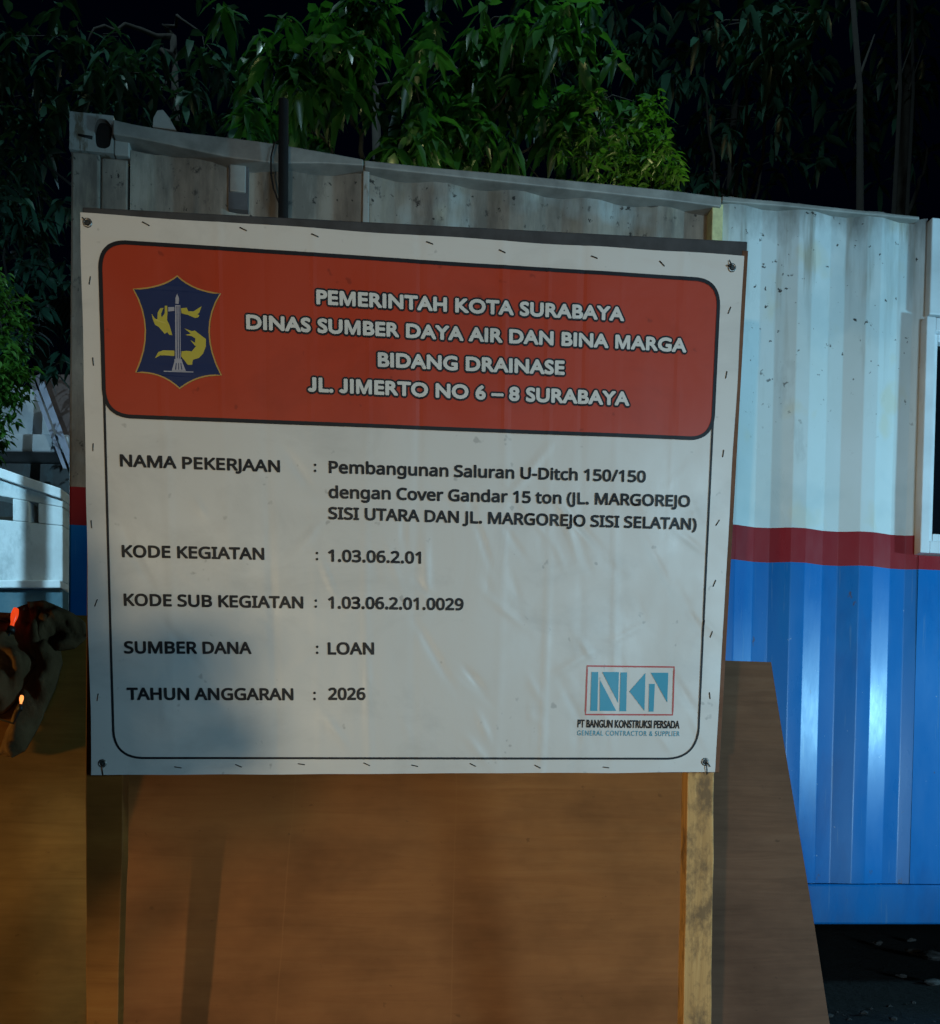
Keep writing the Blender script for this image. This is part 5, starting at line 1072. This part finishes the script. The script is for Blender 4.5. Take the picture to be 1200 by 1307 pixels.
def tree(name, label, cat, base, trunk, blobs, mat, seed, nleaf=9, L=0.17, down=0.5, wd=0.26, group=None, limb_r=0.03):
    """trunk: points; blobs: (centre, radii, number of leaf whorls); every blob gets a limb from the trunk"""
    rng = random.Random(seed)
    T = thing(name, label, cat, base, group)
    tb = MB()
    pts = [Vector(p) for p in trunk]
    r0 = limb_r*2.2
    tb.tube(pts, [r0*(1-0.6*i/(len(pts)-1)) for i in range(len(pts))], 9)
    cr = MB()
    for c, rad, n in blobs:
        c = Vector(c)
        s = min(pts, key=lambda q: (q-c).length + (0.8 if q.z > c.z else 0))
        mid = (s+c)/2 + Vector((rng.uniform(-.2, .2), rng.uniform(-.2, .2), rng.uniform(0, .25)))
        LP = []
        for q in range(9):
            t = q/8; e = s*(1-t)**2 + mid*2*t*(1-t) + c*t*t
            w_ = 0.16*math.sin(math.pi*t)
            LP.append(e + Vector((noise.noise((t*4, seed, c.x)), noise.noise((t*4, seed+5, c.z)), noise.noise((t*4, seed+9, c.x)))) * w_)
        tb.tube(LP, [limb_r*(0.75-0.55*q/8) for q in range(9)], 6)
        for k in range(n):
            while True:
                q = Vector((rng.uniform(-1, 1), rng.uniform(-1, 1), rng.uniform(-1, 1)))
                if 0.15 < q.length < 1: break
            # clumps with gaps between
            q = q * (0.55+0.45*q.length)
            w = c + Vector((q.x*rad[0], q.y*rad[1], q.z*rad[2]))
            if noise.noise((w.x*1.9+seed, w.y*1.9, w.z*1.9)) < -0.16: continue
            if k % 4 == 0: tb.tube([c+(w-c)*0.25, (c+w)/2+Vector((0, 0, .04)), w], [limb_r*.22, limb_r*.16, limb_r*.08], 4, False)
            whorl(cr, w, nleaf, L, rng, down, wd)
    tb.build('trunk', M['bark'], T)
    cr.build('crown', mat, T, fix=False)
    return T

def blob(px, py, Y, rx, ry, n, rd=0.5):
    """a clump seen round a pixel at depth Y, radii given in pixels"""
    c = at(px, py, Y); k = Y/F
    return (c, (rx*k, rd, ry*k), n)

def veg():
    g = lambda px, Y: (at(px, 700, Y).x, Y, 0)
    b = g(470, 6.7)
    tree('mango_tree', 'mango tree with long drooping leaves arching over the middle of the container roof', 'tree', b,
         [(b[0], b[1], -.1), (b[0]+.06, b[1], 1.4), (b[0]-.05, b[1]-.05, 2.8), (b[0]+.05, b[1], 4.2), (b[0]+.0, b[1], 5.2)],
         [blob(430, 70, 6.0, 85, 55, 34), blob(460, 15, 6.1, 75, 30, 22), blob(385, 150, 6.3, 70, 55, 26), blob(540, 150, 6.2, 70, 55, 26), blob(600, 40, 6.2, 80, 45, 26),
          blob(650, 110, 6.3, 75, 60, 30), blob(500, 205, 6.2, 70, 25, 14), blob(600, 190, 6.4, 80, 40, 24), blob(330, 90, 6.6, 60, 60, 18), blob(700, 70, 6.4, 70, 50, 26), blob(755, 130, 6.6, 60, 35, 22), blob(575, 110, 6.4, 60, 45, 22), blob(690, 175, 6.5, 55, 30, 20)],
         M['leaf'], 11, 8, 0.165, 0.8, 0.46)
    b = g(800, 6.6)
    tree('shrub', 'dense small leaved shrub glowing yellow green just above the container roof', 'shrub', b,
         [(b[0], b[1], -.1), (b[0]+.05, b[1], 1.5), (b[0], b[1], 2.6), (b[0]+.03, b[1], 3.4)],
         [blob(775, 215, 6.4, 95, 40, 62, .35), blob(830, 205, 6.3, 45, 45, 44, .3), blob(770, 165, 6.4, 60, 30, 26, .35), blob(835, 150, 6.4, 28, 28, 14, .25), blob(735, 205, 6.5, 50, 45, 34, .3), blob(670, 205, 6.5, 55, 32, 34, .3), blob(600, 205, 6.5, 45, 24, 20, .3), blob(848, 232, 6.3, 22, 22, 16, .2)],
         M['leaf_bush'], 23, 9, 0.085, 0.5, 0.34, limb_r=0.018)
    b = g(215, 8.2)
    tree('dark_tree', 'dark broad tree behind the left corner of the container roof', 'tree', b,
         [(b[0], b[1], -.1), (b[0]-.1, b[1], 2.2), (b[0]+.1, b[1], 4.4), (b[0], b[1], 6.6)],
         [blob(110, 60, 7.8, 120, 70, 40), blob(210, 110, 7.8, 110, 60, 40), blob(255, 40, 8.0, 60, 60, 18), blob(120, 150, 8.0, 100, 60, 30), blob(40, 200, 8.2, 80, 90, 34), blob(300, 130, 8.0, 50, 50, 18)],
         M['leaf_dark'], 31, 5, 0.19, 0.7, 0.36)
    b = g(-60, 9.2)
    tree('dark_tree', 'sparse dark tree at the far left above the boundary wall', 'tree', b,
         [(b[0], b[1], -.1), (b[0]+.2, b[1], 2.4), (b[0]+.3, b[1], 4.6), (b[0]+.4, b[1], 6.8)],
         [blob(20, 280, 8.8, 80, 90, 46), blob(50, 340, 9.0, 60, 70, 30), blob(0, 120, 9.0, 60, 110, 30), blob(60, 430, 9.3, 50, 60, 18)],
         M['leaf_dark'], 37, 5, 0.18, 0.7, 0.36)
    b = g(-20, 7.6)
    tree('bush', 'lit green bush leaning over the boundary wall at the left edge', 'bush', b,
         [(b[0], b[1], -.1), (b[0]+.05, b[1], 1.2), (b[0]+.0, b[1], 2.2), (b[0]+.1, b[1], 3.4)],
         [blob(-2, 400, 7.4, 36, 60, 60, .4), blob(2, 480, 7.3, 32, 48, 70, .4), blob(-14, 552, 7.3, 26, 34, 46, .4), blob(-50, 470, 7.5, 50, 110, 60, .5)],
         M['leaf_bush'], 41, 10, 0.075, 0.5, 0.42, limb_r=0.02)
    b = g(930, 10.5)
    tree('tall_tree', 'big unlit tree standing behind the container window end', 'tree', b,
         [(b[0], b[1], -.1), (b[0]+.1, b[1], 3), (b[0]-.1, b[1], 6), (b[0], b[1], 9)],
         [blob(900, 60, 10.0, 150, 80, 50, .9), blob(1000, 150, 10.4, 150, 90, 60, .9), blob(930, 220, 10.6, 130, 50, 40, .8), blob(960, 20, 8.4, 80, 40, 26), blob(1020, 30, 8.4, 50, 40, 14), blob(730, 60, 9.6, 120, 80, 44, .8)],
         M['leaf_dark'], 47, 5, 0.24, 0.8, 0.38)
    b = g(1150, 9.6)
    tree('tall_tree', 'slender trunked tree rising over the right end of the container', 'tree', b,
         [(b[0], b[1], -.1), (b[0]+.05, b[1], 3), (b[0]-.1, b[1], 6), (b[0], b[1], 9)],
         [blob(1150, 40, 9.6, 110, 90, 44, .8), blob(1180, 180, 10.0, 60, 70, 26, .6)],
         M['leaf_dark'], 53, 5, 0.22, 0.8, 0.38, limb_r=0.035)
    # slim trunks in the dark at the right
    for i, (x0, x1, Y, r, lab) in enumerate(((1098, 1084, 8.0, .030, 'pale slim bare trunk rising above the container, nearest the dark tree'),
                                             (1140, 1146, 8.6, .020, 'middle thin bare trunk above the right end of the container'),
                                             (1157, 1163, 8.9, .017, 'thinnest bare trunk close to the frame edge above the container'))):
        p = at(x0, 290, Y); q = at(x1, -60, Y)
        T = thing('bare_trunk', lab, 'tree trunk', (p.x, Y, 0), 'slim bare trunks in the dark')
        MB().tube([(p.x+.02, Y, -.1), (p.x, Y, 1.8), tuple(p), tuple((p+q)/2+Vector((.04, 0, 0))), tuple(q)], [r*1.3, r*1.15, r, r*.8, r*.6], 8).build('trunk', M['dark_bark'], T)
        MB().tube([tuple((p+q)/2), tuple((p+q)/2+Vector((.18, .1, .5)))], [r*.5, r*.2], 6).build('branch', M['bark'], T)
    # palm
    Y = 15.6
    b = at(54, 470, Y)
    T = thing('palm_tree', 'small palm with drooping bluish fronds beside the house gable', 'palm', (b.x, Y, 0))
    top = at(55, 385, Y)
    MB().tube([(b.x, Y, -.1), (b.x, Y, 2.0), tuple(at(53, 500, Y)), tuple(top)], [.13, .12, .11, .09], 10).build('trunk', M['bark'], T)
    rng = random.Random(9); fm = MB()
    for k in range(15):
        t = k*2.399; d = Vector((math.cos(t), math.sin(t), rng.uniform(.1, .9)))
        L = rng.uniform(1.1, 1.7); P = [top + d*L*s + Vector((0, 0, -1.0*L*s*s)) for s in [i/9 for i in range(10)]]
        fm.tube(P, [.012*(1-.8*i/9) for i in range(10)], 4, False)
        for i in range(1, 10):
            tt = (P[i]-P[i-1]).normalized(); sd = tt.cross(Vector((0, 0, 1))).normalized()
            for sg in (-1, 1):
                for h in (0, .5): leaf(fm, P[i-1]+(P[i]-P[i-1])*h, sd*sg+tt*.7+Vector((0, 0, -.35)), .42*(1-.4*i/9), .045, 0, .5)
    fm.build('fronds', M['frond'], T, fix=False)
veg()

# ------------------------------------------------------------------ stones on the dark ground at the right
def stones():
    m = plain('grey_rubble', (0.06, 0.056, 0.054), 0.9, 0, 0.4, 20, 0.6)
    rng = random.Random(4)
    for lab, px, py, r in (('flat pale stone on the soil at the right frame edge', 1190, 1222, .050), ('small stone lying just below the container rail', 1163, 1200, .022),
                           ('dark stone beside the flat pale one', 1168, 1216, .034), ('lone stone nearest the leaning plywood edge', 1120, 1204, .024), ('stone closest to the bottom right corner', 1192, 1255, .03), ('chip of rubble in front of the dark stone', 1150, 1246, .018)):
        d = ray(px, py); t = (-0.11-EYE)/d.z; p = EYEV + d*t
        bm = bmesh.new(); bmesh.ops.create_icosphere(bm, subdivisions=3, radius=r)
        for v in bm.verts:
            v.co *= 1+0.45*noise.noise(v.co/r*1.1+Vector((px, py, 0))); v.co.z *= 0.5; v.co.x *= 1.35
        me = bpy.data.meshes.new('stone'); bm.to_mesh(me); bm.free(); me.materials.append(m)
        o = bpy.data.objects.new('stone', me); C.collection.objects.link(o); o.location = p + Vector((0, 0, r*.1)); o.rotation_euler = (0, 0, rng.uniform(0, 6))
        tag(o, lab, 'stone', 'rubble on the dark soil')
stones()

# unseen weed added before the warm light to shade the banner; loose gravel
def weed():
    rng = random.Random(12)
    T = thing('shadow_weed', 'knee high leafy roadside weed growing beside the photographer', 'weed', (-0.95, -0.8, -0.12))
    st, lv = MB(), MB()
    for k in range(16):
        x = -0.615 + 0.118*k/15
        top = Vector((x, -0.8+rng.uniform(-.03, .03), 0.520-(x+0.575)*0.72+rng.uniform(-.03, .012)))
        P = [Vector((-0.95+(x+.53)*.3, -0.8, -0.13)), (Vector((-0.95+(x+.53)*.5, -0.8, -0.12))+top)/2, top]
        st.tube(P, [.005, .004, .002], 5)
        for j in range(12):
            q = top-(top-P[1]).normalized()*(0.055*j/11); q.z = max(q.z, 0.468)
            whorl(lv, q, 3, 0.036, rng, 0.4, 0.5)
    st.build('stem', M['bark'], T); lv.build('leaves', M['leaf_bush'], T, fix=False)
weed()
def gravel():
    rng = random.Random(21); mb = MB()
    for k in range(420):
        x, y = rng.uniform(0.7, 3.6), rng.uniform(2.2, 3.95)
        r = 0.004+0.014*rng.random()**3
        z = 0.035*noise.noise((x*1.7, y*1.7, 0)) + 0.02*noise.noise((x*5, y*5, 3)) - 0.12
        vs = [(x+r*math.cos(t)*rng.uniform(.6, 1.3), y+r*math.sin(t)*rng.uniform(.6, 1.3), z+r*h) for h in (0, .45) for t in (0, 1.25, 2.5, 3.8, 5.0)]
        vs.append((x, y, z+r*rng.uniform(.7, 1.0)))
        mb.add(vs, [(i, (i+1) % 5, 5+(i+1) % 5, 5+i) for i in range(5)] + [(5+i, 5+(i+1) % 5, 10) for i in range(5)])
    tag(mb.build('gravel', plain('gravel_grey', (0.035, 0.033, 0.032), 0.9, 0, 0.5, 30, 0.3)), 'loose grey gravel and grit scattered on the dark soil', 'gravel', kind='stuff')
gravel()

# ------------------------------------------------------------------ unseen bare lights, some of them added fills
def lamp_light(name, pos, watts, col, parent, radius=0.08, spot=None, aim=None, blend=0.4):
    l = bpy.data.lights.new(name, 'SPOT' if spot else 'POINT')
    l.energy = watts; l.color = col; l.shadow_soft_size = radius
    if spot: l.spot_size = R(spot); l.spot_blend = blend
    o = bpy.data.objects.new(name, l); C.collection.objects.link(o)
    o.location = pos
    if aim is not None:
        o.rotation_euler = (Vector(aim)-Vector(pos)).to_track_quat('-Z', 'Y').to_euler()
    return o
lamp_light('cool_flood_light', COOL_POS, COOL_W, COOL_COL, None, 0.10, 84, (1.5, 3.7, 1.6), 1.0)
lamp_light('cool_front_fill', FILL_POS, FILL_W, FILL_COL, None, 0.75, 50, (1.5, 3.5, 0.95), 1.0)  # cool front fill, added low so the banner's shadow stays hidden
lamp_light('high_tree_light', Vector((-2.4, 5.6, 9.6)), 420, HIGH_COL, None, 0.12, 85, (-2.1, 8.4, 5.2), 0.9)  # second high light, added for glints on the left trees
lamp_light('high_tree_light', HIGH_POS, HIGH_W, HIGH_COL, None, 0.12, 104, (1.1, 7.7, 5.4), 1.0)
lamp_light('warm_ground_light', WARM_POS, WARM_W, WARM_COL, None, 0.017, 47, (-0.15, 2.0, 0.90), 0.6)  # unseen warm light set low, near the ground
lamp_light('sodium_work_light', SODIUM_POS, SODIUM_W, SODIUM_COL, None, 0.06, 62, (-0.6, 2.6, 0.35), 0.6)
lamp_light('yard_light', YARD_POS, YARD_W, YARD_COL, None, 0.014, 75, (-2.9, 6.1, 2.6), 0.5)
lamp_light('roof_edge_light', BACK_POS, BACK_W, BACK_COL, None, 0.05)
lamp_light('roof_edge_light', BACK_POS+Vector((-1.7, -0.15, 0)), BACK_W*0.6, BACK_COL, None, 0.05)
